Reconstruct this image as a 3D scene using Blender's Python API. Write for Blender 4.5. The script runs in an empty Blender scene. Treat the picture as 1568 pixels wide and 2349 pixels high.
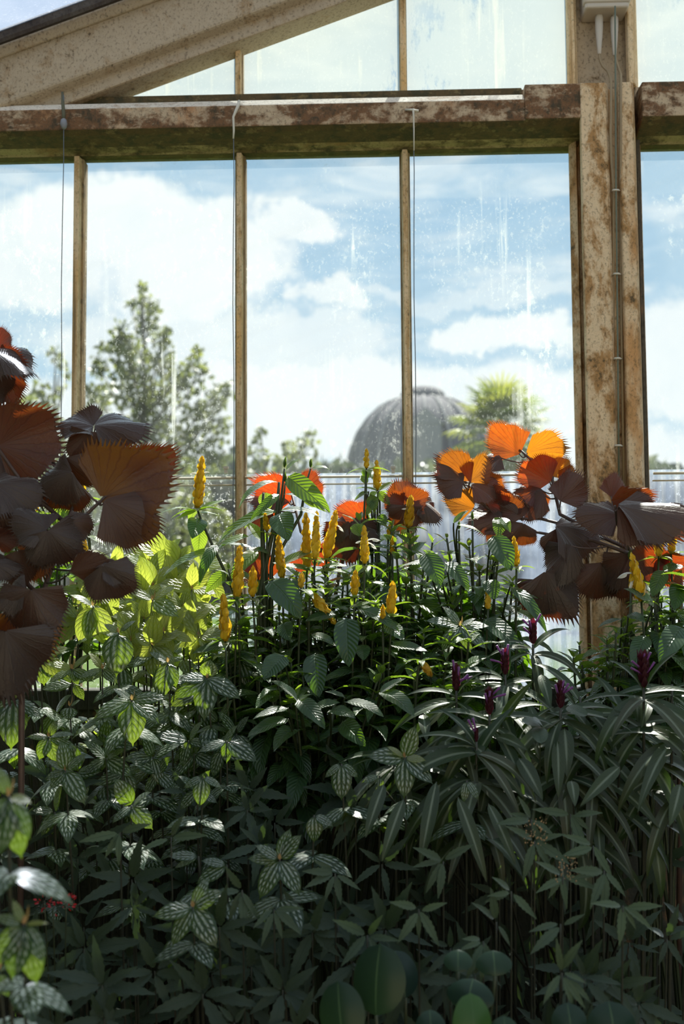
import bpy, math, random
import numpy as np
from mathutils import Vector, Matrix, Euler
random.seed(7)
RS = np.random.RandomState(11)
S = bpy.context.scene
C = S.collection
PI = math.pi
R = math.radians

# ------------------------------------------------------------------ camera
F = 2800.0
CAM = Vector((0, 0, 1.5))
cam_rot = (Matrix.Rotation(R(2.0), 3, 'Z') @ Matrix.Rotation(R(90 + 4.6), 3, 'X') @ Matrix.Rotation(R(-0.4), 3, 'Z'))
cd = bpy.data.cameras.new('camera')
cam = bpy.data.objects.new('camera', cd)
C.objects.link(cam)
cam.matrix_world = Matrix.Translation(CAM) @ cam_rot.to_4x4()
cd.sensor_fit = 'VERTICAL'
cd.sensor_height = 36.0
cd.sensor_width = 24.0
cd.lens = F / 2349 * 36.0
cd.clip_start = 0.05
cd.clip_end = 600
cd.dof.use_dof = True
cd.dof.focus_distance = 2.5
cd.dof.aperture_fstop = 4.5
S.camera = cam


def ray(px, py):
    return cam_rot @ Vector(((px - 784.0) / F, -(py - 1174.5) / F, -1.0))


def P(px, py, y):
    """the point of the place seen at a pixel of the photograph, at distance y into the house"""
    d = ray(px, py)
    return CAM + d * (y / d.y)


def ppm(y):
    return F / y


CR = cam_rot @ Vector((1, 0, 0))
CU = cam_rot @ Vector((0, 1, 0))
CB = cam_rot @ Vector((0, 0, 1))      # towards the camera
UP = Vector((0, 0, 1))


# ------------------------------------------------------------------ objects
def obj(name, mesh, parent=None, **props):
    o = bpy.data.objects.new(name, mesh)
    C.objects.link(o)
    if parent is not None:
        o.parent = parent
    for k, v in props.items():
        o[k] = v
    return o


def thing(name, loc, label, cat, group=None):
    o = bpy.data.objects.new(name, None)
    C.objects.link(o)
    o.location = loc
    o.empty_display_size = 0.05
    o['label'] = label
    o['category'] = cat
    if group:
        o['group'] = group
    return o


class MB:
    """collects verts (world space), faces, uv and a per-leaf random pair, and links one mesh object"""
    def __init__(self):
        self.v, self.f, self.uv, self.rn, self.n, self.mi = [], [], [], [], 0, []

    def add(self, verts, faces, uv=None, rn=(0.5, 0.0), mi=0):
        verts = np.asarray(verts, dtype=float)
        k = len(verts)
        self.v.append(verts)
        self.uv.append(np.asarray(uv, dtype=float) if uv is not None else np.zeros((k, 2)))
        self.rn.append(np.tile(np.asarray(rn, dtype=float), (k, 1)))
        n = self.n
        for q in faces:
            self.f.append([i + n for i in q])
            self.mi.append(mi)
        self.n += k

    def build(self, name, mats, parent=None, smooth=True, **props):
        if not isinstance(mats, (list, tuple)):
            mats = [mats]
        V = np.concatenate(self.v)
        off = np.array(parent_loc(parent))
        me = bpy.data.meshes.new(name)
        me.from_pydata((V - off).tolist(), [], self.f)
        UV = np.concatenate(self.uv)
        RN = np.concatenate(self.rn)
        li = np.empty(len(me.loops), dtype=np.int32)
        me.loops.foreach_get('vertex_index', li)
        a = me.uv_layers.new(name='UVMap')
        a.data.foreach_set('uv', UV[li].astype(np.float32).ravel())
        b = me.uv_layers.new(name='Rnd')
        b.data.foreach_set('uv', RN[li].astype(np.float32).ravel())
        for m in mats:
            me.materials.append(m)
        if len(mats) > 1:
            me.polygons.foreach_set('material_index', np.array(self.mi, dtype=np.int32))
        if smooth:
            me.polygons.foreach_set('use_smooth', np.ones(len(me.polygons), dtype=bool))
        me.update()
        return obj(name, me, parent, **props)

    # --- shapes
    def tube(self, pts, rad, seg=6, rn=(0.5, 0), cap=True):
        pts = [Vector(p) for p in pts]
        n = len(pts)
        if not hasattr(rad, '__len__'):
            rad = [rad] * n
        V, Fc, UV = [], [], []
        prev = None
        for i, p in enumerate(pts):
            t = (pts[min(i + 1, n - 1)] - pts[max(i - 1, 0)])
            t = t.normalized() if t.length > 1e-9 else Vector((0, 0, 1))
            if prev is None:
                a = t.cross(Vector((0.31, 0.9, 0.2)))
                if a.length < 1e-3:
                    a = t.cross(Vector((1, 0, 0)))
                a.normalize()
            else:
                a = (prev - t * prev.dot(t))
                a.normalize()
            prev = a
            b = t.cross(a)
            for k in range(seg):
                w = 2 * PI * k / seg
                V.append(p + (a * math.cos(w) + b * math.sin(w)) * rad[i])
                UV.append((i / max(1, n - 1), k / seg))
        for i in range(n - 1):
            for k in range(seg):
                k2 = (k + 1) % seg
                Fc.append((i * seg + k, i * seg + k2, (i + 1) * seg + k2, (i + 1) * seg + k))
        if cap:
            Fc.append(tuple(range(seg - 1, -1, -1)))
            Fc.append(tuple((n - 1) * seg + k for k in range(seg)))
        self.add([tuple(v) for v in V], Fc, UV, rn)

    def box(self, lo, hi, mi=0):
        x0, y0, z0 = lo
        x1, y1, z1 = hi
        v = [(x0, y0, z0), (x1, y0, z0), (x1, y1, z0), (x0, y1, z0), (x0, y0, z1), (x1, y0, z1), (x1, y1, z1), (x0, y1, z1)]
        f = [(0, 3, 2, 1), (4, 5, 6, 7), (0, 1, 5, 4), (1, 2, 6, 5), (2, 3, 7, 6), (3, 0, 4, 7)]
        self.add(v, f, mi=mi)

    def prism(self, poly, a, b):
        """extrude a closed polygon of 3-D points by the vector from a to b"""
        d = Vector(b) - Vector(a)
        n = len(poly)
        v = [tuple(Vector(p)) for p in poly] + [tuple(Vector(p) + d) for p in poly]
        f = [tuple(range(n - 1, -1, -1)), tuple(range(n, 2 * n))]
        for i in range(n):
            j = (i + 1) % n
            f.append((i, j, n + j, n + i))
        self.add(v, f)

    def blade(self, p, d, nrm, L, W, prof, bend=0.5, fold=0.15, ns=9, ms=2, teeth=0.0, wave=0.0, rn=(0.5, 0), curl=0.0, grow=1.0):
        """one leaf: base p, starting direction d, upper face nrm"""
        Y = Vector(d).normalized()
        X = Y.cross(Vector(nrm))
        if X.length < 1e-4:
            X = Y.cross(Vector((0.3, -0.9, 0.4)))
        X.normalize()
        Z = X.cross(Y)
        s = np.linspace(0, 1, ns + 1)
        t = np.linspace(-1, 1, 2 * ms + 1)
        w = prof(s) * W * 0.5
        ang = bend * s ** grow
        cy = np.concatenate([[0], np.cumsum(np.cos((ang[1:] + ang[:-1]) / 2))]) * L / ns
        cz = -np.concatenate([[0], np.cumsum(np.sin((ang[1:] + ang[:-1]) / 2))]) * L / ns
        if teeth:
            alt = 1 + teeth * (np.arange(ns + 1) % 2 * 2 - 1)
            alt[0] = alt[-1] = 1
        else:
            alt = np.ones(ns + 1)
        T = np.tile(t, (ns + 1, 1))
        edge = (np.abs(T) > 0.99)
        X_ = T * w[:, None] * np.where(edge, alt[:, None], 1.0)
        h = fold * np.abs(X_) - curl * X_ * X_ / max(W, 1e-6)
        if wave:
            h = h + wave * W * np.abs(T) * np.sin(s * 13 + p[0] * 90)[:, None] * 0.5
        yy = cy[:, None] + h * np.sin(ang)[:, None]
        zz = cz[:, None] + h * np.cos(ang)[:, None]
        M = np.array([X, Y, Z])
        V = np.stack([X_, yy, zz], -1).reshape(-1, 3) @ M + np.array(p)
        uv = np.stack([np.tile(s[:, None], (1, 2 * ms + 1)), T * 0.5 + 0.5], -1).reshape(-1, 2)
        k = 2 * ms + 1
        f = []
        for i in range(ns):
            for j in range(2 * ms):
                f.append((i * k + j, i * k + j + 1, (i + 1) * k + j + 1, (i + 1) * k + j))
        self.add(V, f, uv, rn)

    def leaf_to(self, a, b, wid, prof, nrm=None, bend=0.6, **kw):
        """a leaf whose base is a and whose tip ends at b"""
        a, b = Vector(a), Vector(b)
        ch = b - a
        if nrm is None:
            nrm = Vector((0, -0.55, 0.85))
        nrm = Vector(nrm)
        nrm = (nrm - ch * (nrm.dot(ch) / max(ch.length_squared, 1e-9)))
        if nrm.length < 1e-4:
            nrm = Vector((0, -1, 0.2))
        nrm.normalize()
        h = bend * 0.5
        L = ch.length * (h / math.sin(h) if abs(h) > 1e-3 else 1.0)
        c = ch.normalized()
        d = c * math.cos(h) + nrm * math.sin(h)
        n2 = nrm * math.cos(h) - c * math.sin(h)
        self.blade(a, d, n2, L, wid, prof, bend=bend, **kw)


def parent_loc(parent):
    p = Vector((0, 0, 0))
    while parent is not None:
        p = p + parent.location
        parent = parent.parent
    return p


# leaf outlines (half width against length)
def pr_lance(s):
    return np.clip(np.sin(np.clip(s, 0, 1) ** 0.75 * PI), 0, 1) ** 0.95 * (1 - 0.12 * s) + 0.012


def pr_ovate(s):
    return np.clip(np.sin(np.clip(s, 0, 1) ** 0.72 * PI), 0, 1) ** 0.7 * (1 - 0.1 * s) + 0.012


def pr_alum(s):
    a = np.clip(np.sin(np.clip(s / 0.93, 0, 1) ** 0.8 * PI), 0, 1) ** 0.68
    return a * (s < 0.93) + np.where(s >= 0.9, 0.06 * (1 - s) / 0.1, 0) + 0.015


def pr_strap(s):
    return np.clip(np.sin(np.clip(s, 0, 1) ** 0.8 * PI), 0, 1) ** 0.75 * (1 - 0.3 * s) + 0.02


def pr_round(s):
    return np.sqrt(np.clip(1 - (2 * s - 1) ** 2, 0, 1)) * (1 - 0.06 * s) + 0.01


# ------------------------------------------------------------------ materials
class N:
    def __init__(self, name, world=False):
        if world:
            self.m = bpy.data.worlds.new(name)
        else:
            self.m = bpy.data.materials.new(name)
        self.m.use_nodes = True
        self.t = self.m.node_tree
        self.t.nodes.clear()
        self.out = self.t.nodes.new('ShaderNodeOutputWorld' if world else 'ShaderNodeOutputMaterial')

    def n(self, typ, props=None, **ins):
        nd = self.t.nodes.new('ShaderNode' + typ)
        for k, v in (props or {}).items():
            setattr(nd, k, v)
        for k, v in ins.items():
            k = int(k[1:]) if k[0] == 'i' and k[1:].isdigit() else k.replace('_', ' ')
            self.set(nd.inputs[k], v)
        return nd

    def set(self, sock, v):
        if isinstance(v, bpy.types.NodeSocket):
            self.t.links.new(v, sock)
        elif isinstance(v, bpy.types.Node):
            self.t.links.new(v.outputs[0], sock)
        else:
            if sock.type == 'RGBA' and len(v) == 3:
                v = (*v, 1)
            sock.default_value = v

    def math(self, op, a, b=0.0, c=0.0, clamp=False):
        nd = self.n('Math', {'operation': op, 'use_clamp': clamp}, i0=a, i1=b, i2=c)
        return nd.outputs[0]

    def mix(self, fac, a, b, blend='MIX'):
        nd = self.t.nodes.new('ShaderNodeMix')
        nd.data_type = 'RGBA'
        nd.blend_type = blend
        self.set(nd.inputs[0], fac)
        self.set(nd.inputs[6], a)
        self.set(nd.inputs[7], b)
        return nd.outputs[2]

    def ramp(self, fac, a, b, c=0.0, d=1.0, smooth=True):
        nd = self.n('MapRange', {'interpolation_type': 'SMOOTHSTEP' if smooth else 'LINEAR'}, i0=fac, i1=a, i2=b, i3=c, i4=d)
        return nd.outputs[0]

    def noise(self, vec, scale, detail=4, rough=0.55, dist=0.0):
        nd = self.n('TexNoise', None, Vector=vec, Scale=scale, Detail=detail, Roughness=rough, Distortion=dist)
        return nd.outputs[0]

    def scale(self, vec, s):
        nd = self.n('VectorMath', {'operation': 'MULTIPLY'}, i0=vec, i1=s)
        return nd.outputs[0]

    def shade(self, fac, a, b):
        return self.n('MixShader', None, i0=fac, i1=a, i2=b).outputs[0]

    def bump(self, h, strength=0.3, dist=0.01):
        return self.n('Bump', None, Strength=strength, Distance=dist, Height=h).outputs[0]

    def schlick(self, f0, nrm=None):
        geo = self.n('NewGeometry')
        d = self.n('VectorMath', {'operation': 'DOT_PRODUCT'}, i0=geo.outputs['Incoming'], i1=nrm if nrm is not None else geo.outputs['Normal'])
        c = self.math('SUBTRACT', 1.0, self.math('ABSOLUTE', d.outputs['Value']), clamp=True)
        return self.math('MULTIPLY_ADD', self.math('POWER', c, 5.0), 1.0 - f0, f0)

    def done(self, shader):
        self.t.links.new(shader, self.out.inputs[0])
        return self.m


def uv_nodes(g, flip_veins=True):
    uv = g.n('UVMap', {'uv_map': 'UVMap'})
    sp = g.n('SeparateXYZ', None, i0=uv)
    u = sp.outputs[0]
    t = g.math('ABSOLUTE', g.math('MULTIPLY_ADD', sp.outputs[1], 2.0, -1.0))
    rn = g.n('SeparateXYZ', None, i0=g.n('UVMap', {'uv_map': 'Rnd'}))
    return u, t, rn.outputs[0], rn.outputs[1], uv.outputs[0], sp.outputs[1]


def leaf_shader(g, col, tcol, trans, rough, bumpn=None, spec=1.4, gl=(1, 1, 1)):
    """thin leaf: diffuse and translucent body under a glossy cuticle"""
    ins = {'Normal': bumpn} if bumpn is not None else {}
    d = g.n('BsdfDiffuse', None, Color=col, **ins)
    tr = g.n('BsdfTranslucent', None, Color=tcol, **ins)
    body = g.shade(trans, d.outputs[0], tr.outputs[0])
    gs = g.n('BsdfGlossy', None, Color=gl, Roughness=rough, **ins)
    fr_f = g.schlick(((spec - 1) / (spec + 1)) ** 2, bumpn)
    return g.shade(fr_f, body, gs.outputs[0])


def m_candle():
    g = N('candle_leaf')
    u, t, r, y, uv, vv = uv_nodes(g)
    ph = g.math('SUBTRACT', g.math('MULTIPLY', u, 11.0), g.math('MULTIPLY', t, 2.4))
    saw = g.math('ABSOLUTE', g.math('SUBTRACT', g.math('FRACT', ph), 0.5))          # 0.5 on the vein
    vein = g.ramp(saw, 0.38, 0.5)
    mid = g.ramp(t, 0.10, 0.02)
    v = g.math('MAXIMUM', vein, mid)
    base = g.mix(y, g.mix(r, (0.030, 0.068, 0.036), (0.045, 0.090, 0.034)), (0.16, 0.26, 0.05))
    col = g.mix(g.math('MULTIPLY', v, 0.22), base, (0.12, 0.2, 0.09))
    tc = g.mix(y, g.mix(r, (0.18, 0.40, 0.010), (0.34, 0.60, 0.02)), (0.60, 0.80, 0.06))
    tc = g.mix(g.math('MULTIPLY', v, 0.55), tc, (0.06, 0.16, 0.01))
    q = g.math('MULTIPLY', saw, 1.0)
    h = g.math('ADD', g.math('MULTIPLY', q, -1.0), g.math('MULTIPLY', mid, -0.6))
    h = g.math('ADD', h, g.math('MULTIPLY', g.noise(uv, 30.0, 2), 0.12))
    return g.done(leaf_shader(g, col, tc, 0.42, 0.30, g.bump(h, 0.55, 0.004), 1.40))


def m_alum():
    g = N('silver_patched_leaf')
    u, t, r, y, uv, vv = uv_nodes(g)
    ph = g.math('SUBTRACT', g.math('MULTIPLY', u, 6.5), g.math('MULTIPLY', t, 2.2))
    dash = g.ramp(g.math('ABSOLUTE', g.math('SUBTRACT', g.math('FRACT', ph), 0.5)), 0.37, 0.24)
    long_ = g.ramp(u, 0.62, 0.30)                              # the inner bands run together near the base
    ina = g.math('MULTIPLY', g.ramp(t, 0.11, 0.18), g.ramp(t, 0.38, 0.28))
    inb = g.math('MULTIPLY', g.ramp(t, 0.52, 0.58), g.ramp(t, 0.82, 0.72))
    a = g.math('MULTIPLY', ina, g.math('MAXIMUM', dash, g.math('MULTIPLY', long_, 0.85)))
    b = g.math('MULTIPLY', inb, dash)
    ends = g.math('MULTIPLY', g.ramp(u, 0.04, 0.12), g.ramp(u, 0.95, 0.82))
    nz = g.ramp(g.noise(uv, 14.0, 3), 0.34, 0.5)
    pat = g.math('MULTIPLY', g.math('MULTIPLY', g.math('MAXIMUM', a, b), ends), nz)
    pat = g.math('MULTIPLY', pat, g.ramp(y, 0.9, 0.2))
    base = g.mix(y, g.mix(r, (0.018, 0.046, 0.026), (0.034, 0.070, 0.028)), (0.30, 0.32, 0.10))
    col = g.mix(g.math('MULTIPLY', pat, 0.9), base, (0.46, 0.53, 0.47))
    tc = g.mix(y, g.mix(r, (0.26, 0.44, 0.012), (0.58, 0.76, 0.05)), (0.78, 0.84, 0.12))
    vein = g.math('MAXIMUM', g.ramp(t, 0.06, 0.02), g.math('MULTIPLY', g.ramp(g.math('ABSOLUTE', g.math('SUBTRACT', t, 0.49)), 0.045, 0.01), 0.8))
    tc = g.mix(g.math('MULTIPLY', vein, 0.5), tc, (0.10, 0.24, 0.02))
    h = g.math('ADD', g.math('MULTIPLY', dash, 0.7), g.math('MULTIPLY', vein, -1.0))
    h = g.math('MULTIPLY', h, g.ramp(u, 1.0, 0.8))
    return g.done(leaf_shader(g, col, tc, g.math('MULTIPLY_ADD', y, 0.2, 0.45), 0.28, g.bump(h, 0.5, 0.003), 1.38))


def m_strap():
    g = N('pale_ribbed_leaf')
    u, t, r, y, uv, vv = uv_nodes(g)
    mid = g.math('MULTIPLY', g.ramp(t, 0.26, 0.03), g.ramp(u, 1.0, 0.55))
    ph = g.math('SUBTRACT', g.math('MULTIPLY', u, 10.0), g.math('MULTIPLY', t, 2.8))
    vein = g.math('MULTIPLY', g.ramp(g.math('ABSOLUTE', g.math('SUBTRACT', g.math('FRACT', ph), 0.5)), 0.40, 0.5), g.ramp(t, 0.75, 0.1))
    p = g.math('MAXIMUM', g.math('MULTIPLY', mid, 0.8), g.math('MULTIPLY', vein, 0.35))
    base = g.mix(y, g.mix(r, (0.016, 0.036, 0.018), (0.034, 0.056, 0.024)), (0.12, 0.08, 0.06))
    col = g.mix(p, base, (0.20, 0.25, 0.18))
    tc = g.mix(p, (0.14, 0.27, 0.02), (0.32, 0.4, 0.12))
    return g.done(leaf_shader(g, col, tc, 0.33, 0.40, g.bump(g.math('MULTIPLY', p, -1.0), 0.3, 0.003), 1.33))


def m_sprig():
    g = N('dull_narrow_leaf')
    u, t, r, y, uv, vv = uv_nodes(g)
    mid = g.ramp(t, 0.12, 0.03)
    nz = g.noise(uv, 22.0, 3)
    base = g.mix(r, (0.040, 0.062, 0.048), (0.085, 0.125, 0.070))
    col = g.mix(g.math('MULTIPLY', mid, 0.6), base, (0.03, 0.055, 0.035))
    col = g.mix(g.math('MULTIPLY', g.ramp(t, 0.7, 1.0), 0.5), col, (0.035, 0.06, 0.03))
    return g.done(leaf_shader(g, col, (0.08, 0.14, 0.02), 0.2, 0.55, g.bump(nz, 0.4, 0.003), 1.28))


def m_copper():
    g = N('copper_leaf')
    u, t, r, y, uv, vv = uv_nodes(g)
    nz0 = g.noise(g.scale(uv, (3.0, 5.0, 1.0)), 2.0, 3)
    # u runs from the stalk to the rim, v round the fan
    ph = g.math('MULTIPLY_ADD', vv, 15.0, g.math('MULTIPLY', nz0, 0.8))
    vein = g.ramp(g.math('ABSOLUTE', g.math('SUBTRACT', g.math('FRACT', ph), 0.5)), 0.36, 0.5)
    nz = g.noise(g.scale(uv, (4.0, 9.0, 1.0)), 2.0, 4)
    back = g.n('NewGeometry').outputs['Backfacing']
    top = g.mix(r, (0.040, 0.030, 0.031), (0.10, 0.030, 0.020))
    under = g.mix(r, (0.045, 0.030, 0.024), (0.17, 0.055, 0.02))
    col = g.mix(back, top, under)
    col = g.mix(g.math('MULTIPLY', nz, 0.3), col, (0.075, 0.062, 0.05))
    tc = g.mix(y, (0.62, 0.055, 0.012), (0.85, 0.32, 0.012))
    tc = g.mix(g.math('MULTIPLY', g.ramp(nz, 0.45, 0.7), 0.35), tc, (0.62, 0.22, 0.02))
    tc = g.mix(g.math('MULTIPLY', vein, 0.40), tc, (0.30, 0.03, 0.01))
    tf = g.math('MULTIPLY_ADD', r, 0.50, 0.06)
    h = g.math('ADD', g.math('MULTIPLY', vein, -0.6), g.math('MULTIPLY', g.noise(g.scale(uv, (9.0, 30.0, 1.0)), 2.0, 4), 0.9))
    return g.done(leaf_shader(g, col, tc, tf, 0.42, g.bump(h, 0.35, 0.004), 1.38))


def m_round():
    g = N('smooth_round_leaf')
    u, t, r, y, uv, vv = uv_nodes(g)
    mid = g.ramp(t, 0.05, 0.01)
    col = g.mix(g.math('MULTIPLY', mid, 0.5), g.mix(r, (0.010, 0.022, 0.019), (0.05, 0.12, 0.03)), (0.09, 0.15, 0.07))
    return g.done(leaf_shader(g, col, (0.10, 0.22, 0.03), g.math('MULTIPLY_ADD', r, 0.35, 0.02), 0.30, None, 1.28))


def m_bract():
    g = N('yellow_bract')
    u, t, r, y, uv, vv = uv_nodes(g)
    nz = g.noise(uv, 8.0, 3)
    col = g.mix(y, g.mix(r, (0.86, 0.54, 0.014), (0.92, 0.66, 0.04)), (0.36, 0.16, 0.02))
    col = g.mix(g.math('MULTIPLY', g.ramp(nz, 0.55, 0.75), 0.4), col, (0.60, 0.28, 0.01))
    return g.done(leaf_shader(g, col, col, 0.5, 0.42, g.bump(nz, 0.25, 0.003), 1.32))


def m_plain(name, col, tcol=None, rough=0.5, spec=1.35, trans=0.4):
    g = N(name)
    if tcol is None:
        d = g.n('BsdfPrincipled', None, Base_Color=col, Roughness=rough)
        return g.done(d.outputs[0])
    return g.done(leaf_shader(g, col, tcol, trans, rough, None, spec))


def m_stem(name, a, b):
    g = N(name)
    pos = g.n('TexCoord').outputs['Object']
    nz = g.noise(pos, 60.0, 3)
    d = g.n('BsdfPrincipled', None, Base_Color=g.mix(nz, a, b), Roughness=0.5)
    return g.done(d.outputs[0])


def m_paint(name, cream, rust, dark, stretch=(6, 6, 6), rust_at=(0.5, 0.62), dark_at=(0.62, 0.7), fleck=0.0, streak=False, warm=(0.42, 0.20, 0.07), warm_at=(0.6, 0.75)):
    """old paint over rusting iron: cream film, brown bare patches, black algae in the cracks"""
    g = N(name)
    pos = g.n('NewGeometry').outputs['Position']
    p = g.scale(pos, stretch)
    n1 = g.noise(p, 1.0, 8, 0.66, 0.4)
    n2 = g.noise(g.scale(pos, (38, 38, 30)), 1.0, 6, 0.7)
    n3 = g.noise(g.scale(pos, (160, 160, 120)), 1.0, 4, 0.7)
    nn = g.math('ADD', g.math('MULTIPLY', n1, 0.72), g.math('MULTIPLY', n2, 0.28))
    c = g.mix(n2, cream, tuple(x * 0.74 for x in cream))
    wm = g.noise(g.scale(pos, (9, 9, 3)), 1.0, 5, 0.6)
    c = g.mix(g.math('MULTIPLY', g.ramp(wm, *warm_at), 0.85), c, warm)
    c = g.mix(g.ramp(nn, *rust_at), c, rust)
    c = g.mix(g.ramp(g.math('ADD', g.math('MULTIPLY', n2, 0.6), g.math('MULTIPLY', n1, 0.4)), *dark_at), c, dark)
    c = g.mix(g.math('MULTIPLY', g.ramp(n3, 0.52, 0.64), 0.5), c, dark)
    if fleck:
        fl = g.ramp(g.noise(g.scale(pos, (30, 30, 60)), 1.0, 5, 0.7), 0.55, 0.64)
        c = g.mix(g.math('MULTIPLY', fl, fleck), c, tuple(x * 0.8 for x in cream))
    if streak:
        st = g.noise(g.scale(pos, (45, 45, 1.4)), 1.0, 5, 0.6)
        c = g.mix(g.math('MULTIPLY', g.ramp(st, 0.5, 0.66), 0.8), c, rust)
        c = g.mix(g.math('MULTIPLY', g.ramp(st, 0.60, 0.70), 0.7), c, dark)
    h = g.math('ADD', g.math('MULTIPLY', nn, 1.0), g.math('MULTIPLY', n3, 0.25))
    d = g.n('BsdfPrincipled', None, Base_Color=c, Roughness=0.72, Normal=g.bump(h, 0.6, 0.01))
    d.inputs['Specular IOR Level'].default_value = 0.3
    return g.done(d.outputs[0])


def m_glass(name, film, streak, speck, tint=(0.93, 0.97, 0.98), filmcol=(0.86, 0.88, 0.84), blue=None, wash=None, top=None, seam=None, chalk=0.0):
    """greenhouse glass with lime film, run marks and specks; the dirt is a thin translucent layer on the sheet"""
    g = N(name)
    pos = g.n('NewGeometry').outputs['Position']
    sp = g.n('SeparateXYZ', None, i0=pos)
    n1 = g.noise(g.scale(pos, (4, 4, 2.2)), 1.0, 5, 0.6)
    run = g.noise(g.scale(pos, (42, 42, 2.2)), 1.0, 4, 0.55)
    patch = g.noise(g.scale(pos, (5, 5, 3)), 1.0, 3, 0.5)
    fine = g.noise(g.scale(pos, (170, 170, 120)), 1.0, 3, 0.7)
    grain = g.noise(g.scale(pos, (60, 60, 40)), 1.0, 4, 0.7)
    s = g.math('MULTIPLY', g.ramp(run, 0.56, 0.72), g.ramp(patch, 0.50, 0.66))
    d = g.math('ADD', g.math('MULTIPLY', g.ramp(n1, 0.25, 0.8), film), g.math('MULTIPLY', s, streak))
    d = g.math('ADD', d, g.math('MULTIPLY', g.math('MULTIPLY', g.ramp(fine, 0.56, 0.66), g.ramp(patch, 0.38, 0.6)), speck))
    if chalk:
        d = g.math('ADD', d, g.math('MULTIPLY', g.math('MULTIPLY', g.ramp(grain, 0.52, 0.66), g.ramp(n1, 0.5, 0.66)), chalk))
    if wash is not None:                                  # limewash worn through in ragged runs
        w = g.noise(g.scale(pos, (24, 24, 9)), 1.0, 7, 0.72)
        w2 = g.noise(g.scale(pos, (3.0, 3.0, 1.6)), 1.0, 3, 0.5)
        worn = g.math('MULTIPLY', g.ramp(w, 0.50, 0.62), g.ramp(w2, 0.50, 0.66))
        d = g.math('ADD', d, g.math('MULTIPLY', g.math('SUBTRACT', 1.0, g.math('MULTIPLY', worn, 0.75)), wash))
    if seam is not None:                                  # above this height the film is a smooth grey-violet one
        up = g.ramp(sp.outputs[2], seam - 0.004, seam + 0.004)
        d = g.math('ADD', g.math('MULTIPLY', d, g.math('SUBTRACT', 1.0, g.math('MULTIPLY', up, 0.75))), g.math('MULTIPLY', up, 0.10))
    d = g.math('MINIMUM', d, 0.97)
    fc = filmcol if blue is None else g.mix(g.ramp(run, 0.40, 0.62), blue, filmcol)
    dif = g.n('BsdfDiffuse', None, Color=fc)
    trl = g.n('BsdfTranslucent', None, Color=fc)
    film_s = g.shade(0.62, dif.outputs[0], trl.outputs[0])
    tra = g.n('BsdfTransparent', None, Color=tint)
    glo = g.n('BsdfGlossy', None, Color=(1, 1, 1), Roughness=0.03)
    clear = g.shade(g.math('MULTIPLY', g.schlick(0.03), 0.7), tra.outputs[0], glo.outputs[0])
    return g.done(g.shade(d, clear, film_s))


def m_clear():
    g = N('clear_glass')
    tra = g.n('BsdfTransparent', None, Color=(0.97, 0.985, 0.985))
    return g.done(tra.outputs[0])

# ------------------------------------------------------------------ sky
def make_sky():
    g = N('sky', world=True)
    dirn = g.n('TexCoord').outputs['Generated']
    sp = g.n('SeparateXYZ', None, i0=dirn)
    az = g.math('ARCTAN2', sp.outputs[0], sp.outputs[1])
    el = g.math('ARCSINE', sp.outputs[2])
    warp = g.n('TexNoise', None, Vector=dirn, Scale=9.0, Detail=7.0, Roughness=0.66)
    ws = g.n('SeparateXYZ', None, i0=warp.outputs['Color'])
    wx = g.math('MULTIPLY_ADD', ws.outputs[0], 0.20, -0.10)
    wy = g.math('MULTIPLY_ADD', ws.outputs[1], 0.11, -0.055)
    az2 = g.math('ADD', az, wx)
    el2 = g.math('ADD', el, wy)
    tot = None
    # cumulus banks seen beyond the house: (azimuth, elevation, half width, half height) in degrees, weight
    def sk(px, py, rx, ry, w):
        d = ray(px, py).normalized()
        return (math.atan2(d.x, d.y), math.asin(d.z), rx / F, ry / F, w)
    banks = [sk(250, 520, 300, 110, 1.0), sk(420, 640, 270, 150, 1.0), sk(60, 590, 170, 120, .9), sk(640, 525, 140, 62, 1.0), sk(340, 800, 330, 110, .85),
             sk(760, 695, 90, 45, .9), sk(680, 800, 260, 80, .75), sk(760, 900, 380, 95, 1.0), sk(1160, 762, 190, 46, .95), sk(1080, 670, 330, 30, .5), sk(1020, 880, 330, 50, .9), sk(1300, 900, 300, 90, .9),
             sk(500, 1000, 900, 110, .9), sk(1230, 1060, 500, 100, .9), sk(1560, 820, 130, 160, .9), sk(300, 300, 260, 60, .3)]
    for a0, e0, ra, re, w in banks:
        x = g.math('DIVIDE', g.math('SUBTRACT', az2, a0), ra)
        y = g.math('DIVIDE', g.math('SUBTRACT', el2, e0), re)
        r = g.math('SQRT', g.math('ADD', g.math('MULTIPLY', x, x), g.math('MULTIPLY', y, y)))
        v = g.ramp(r, 1.08, 0.70, 0.0, w)
        tot = v if tot is None else g.math('MAXIMUM', tot, v)
    # the rest of the sky carries broken cloud too
    wide = g.noise(g.scale(dirn, (1, 1, 2.2)), 3.2, 8, 0.6, 0.3)
    front = g.ramp(sp.outputs[1], 0.80, 0.90)
    other = g.math('MULTIPLY', g.ramp(wide, 0.46, 0.62), g.math('SUBTRACT', 1.0, front))
    wisps = g.math('MULTIPLY', g.ramp(g.noise(g.scale(dirn, (3, 3, 12)), 4.0, 7, 0.62, 0.5), 0.42, 0.75), 0.62)
    cl = g.math('MAXIMUM', g.math('MAXIMUM', tot, other), wisps)
    soft = g.noise(dirn, 22.0, 5, 0.6)
    cl = g.math('MULTIPLY', cl, g.math('MULTIPLY_ADD', soft, 0.5, 0.75), clamp=True)
    e = g.ramp(el, 0.0, 0.42, smooth=False)
    blue = g.mix(e, (0.56, 0.70, 0.77), (0.27, 0.44, 0.60))
    white = g.mix(g.noise(dirn, 9.0, 4), (0.76, 0.79, 0.79), (0.86, 0.87, 0.85))
    col = g.mix(cl, blue, white)
    bg = g.n('Background', None, Color=col, Strength=SKY)
    g.t.links.new(bg.outputs[0], g.out.inputs[0])
    S.world = g.m


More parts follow.
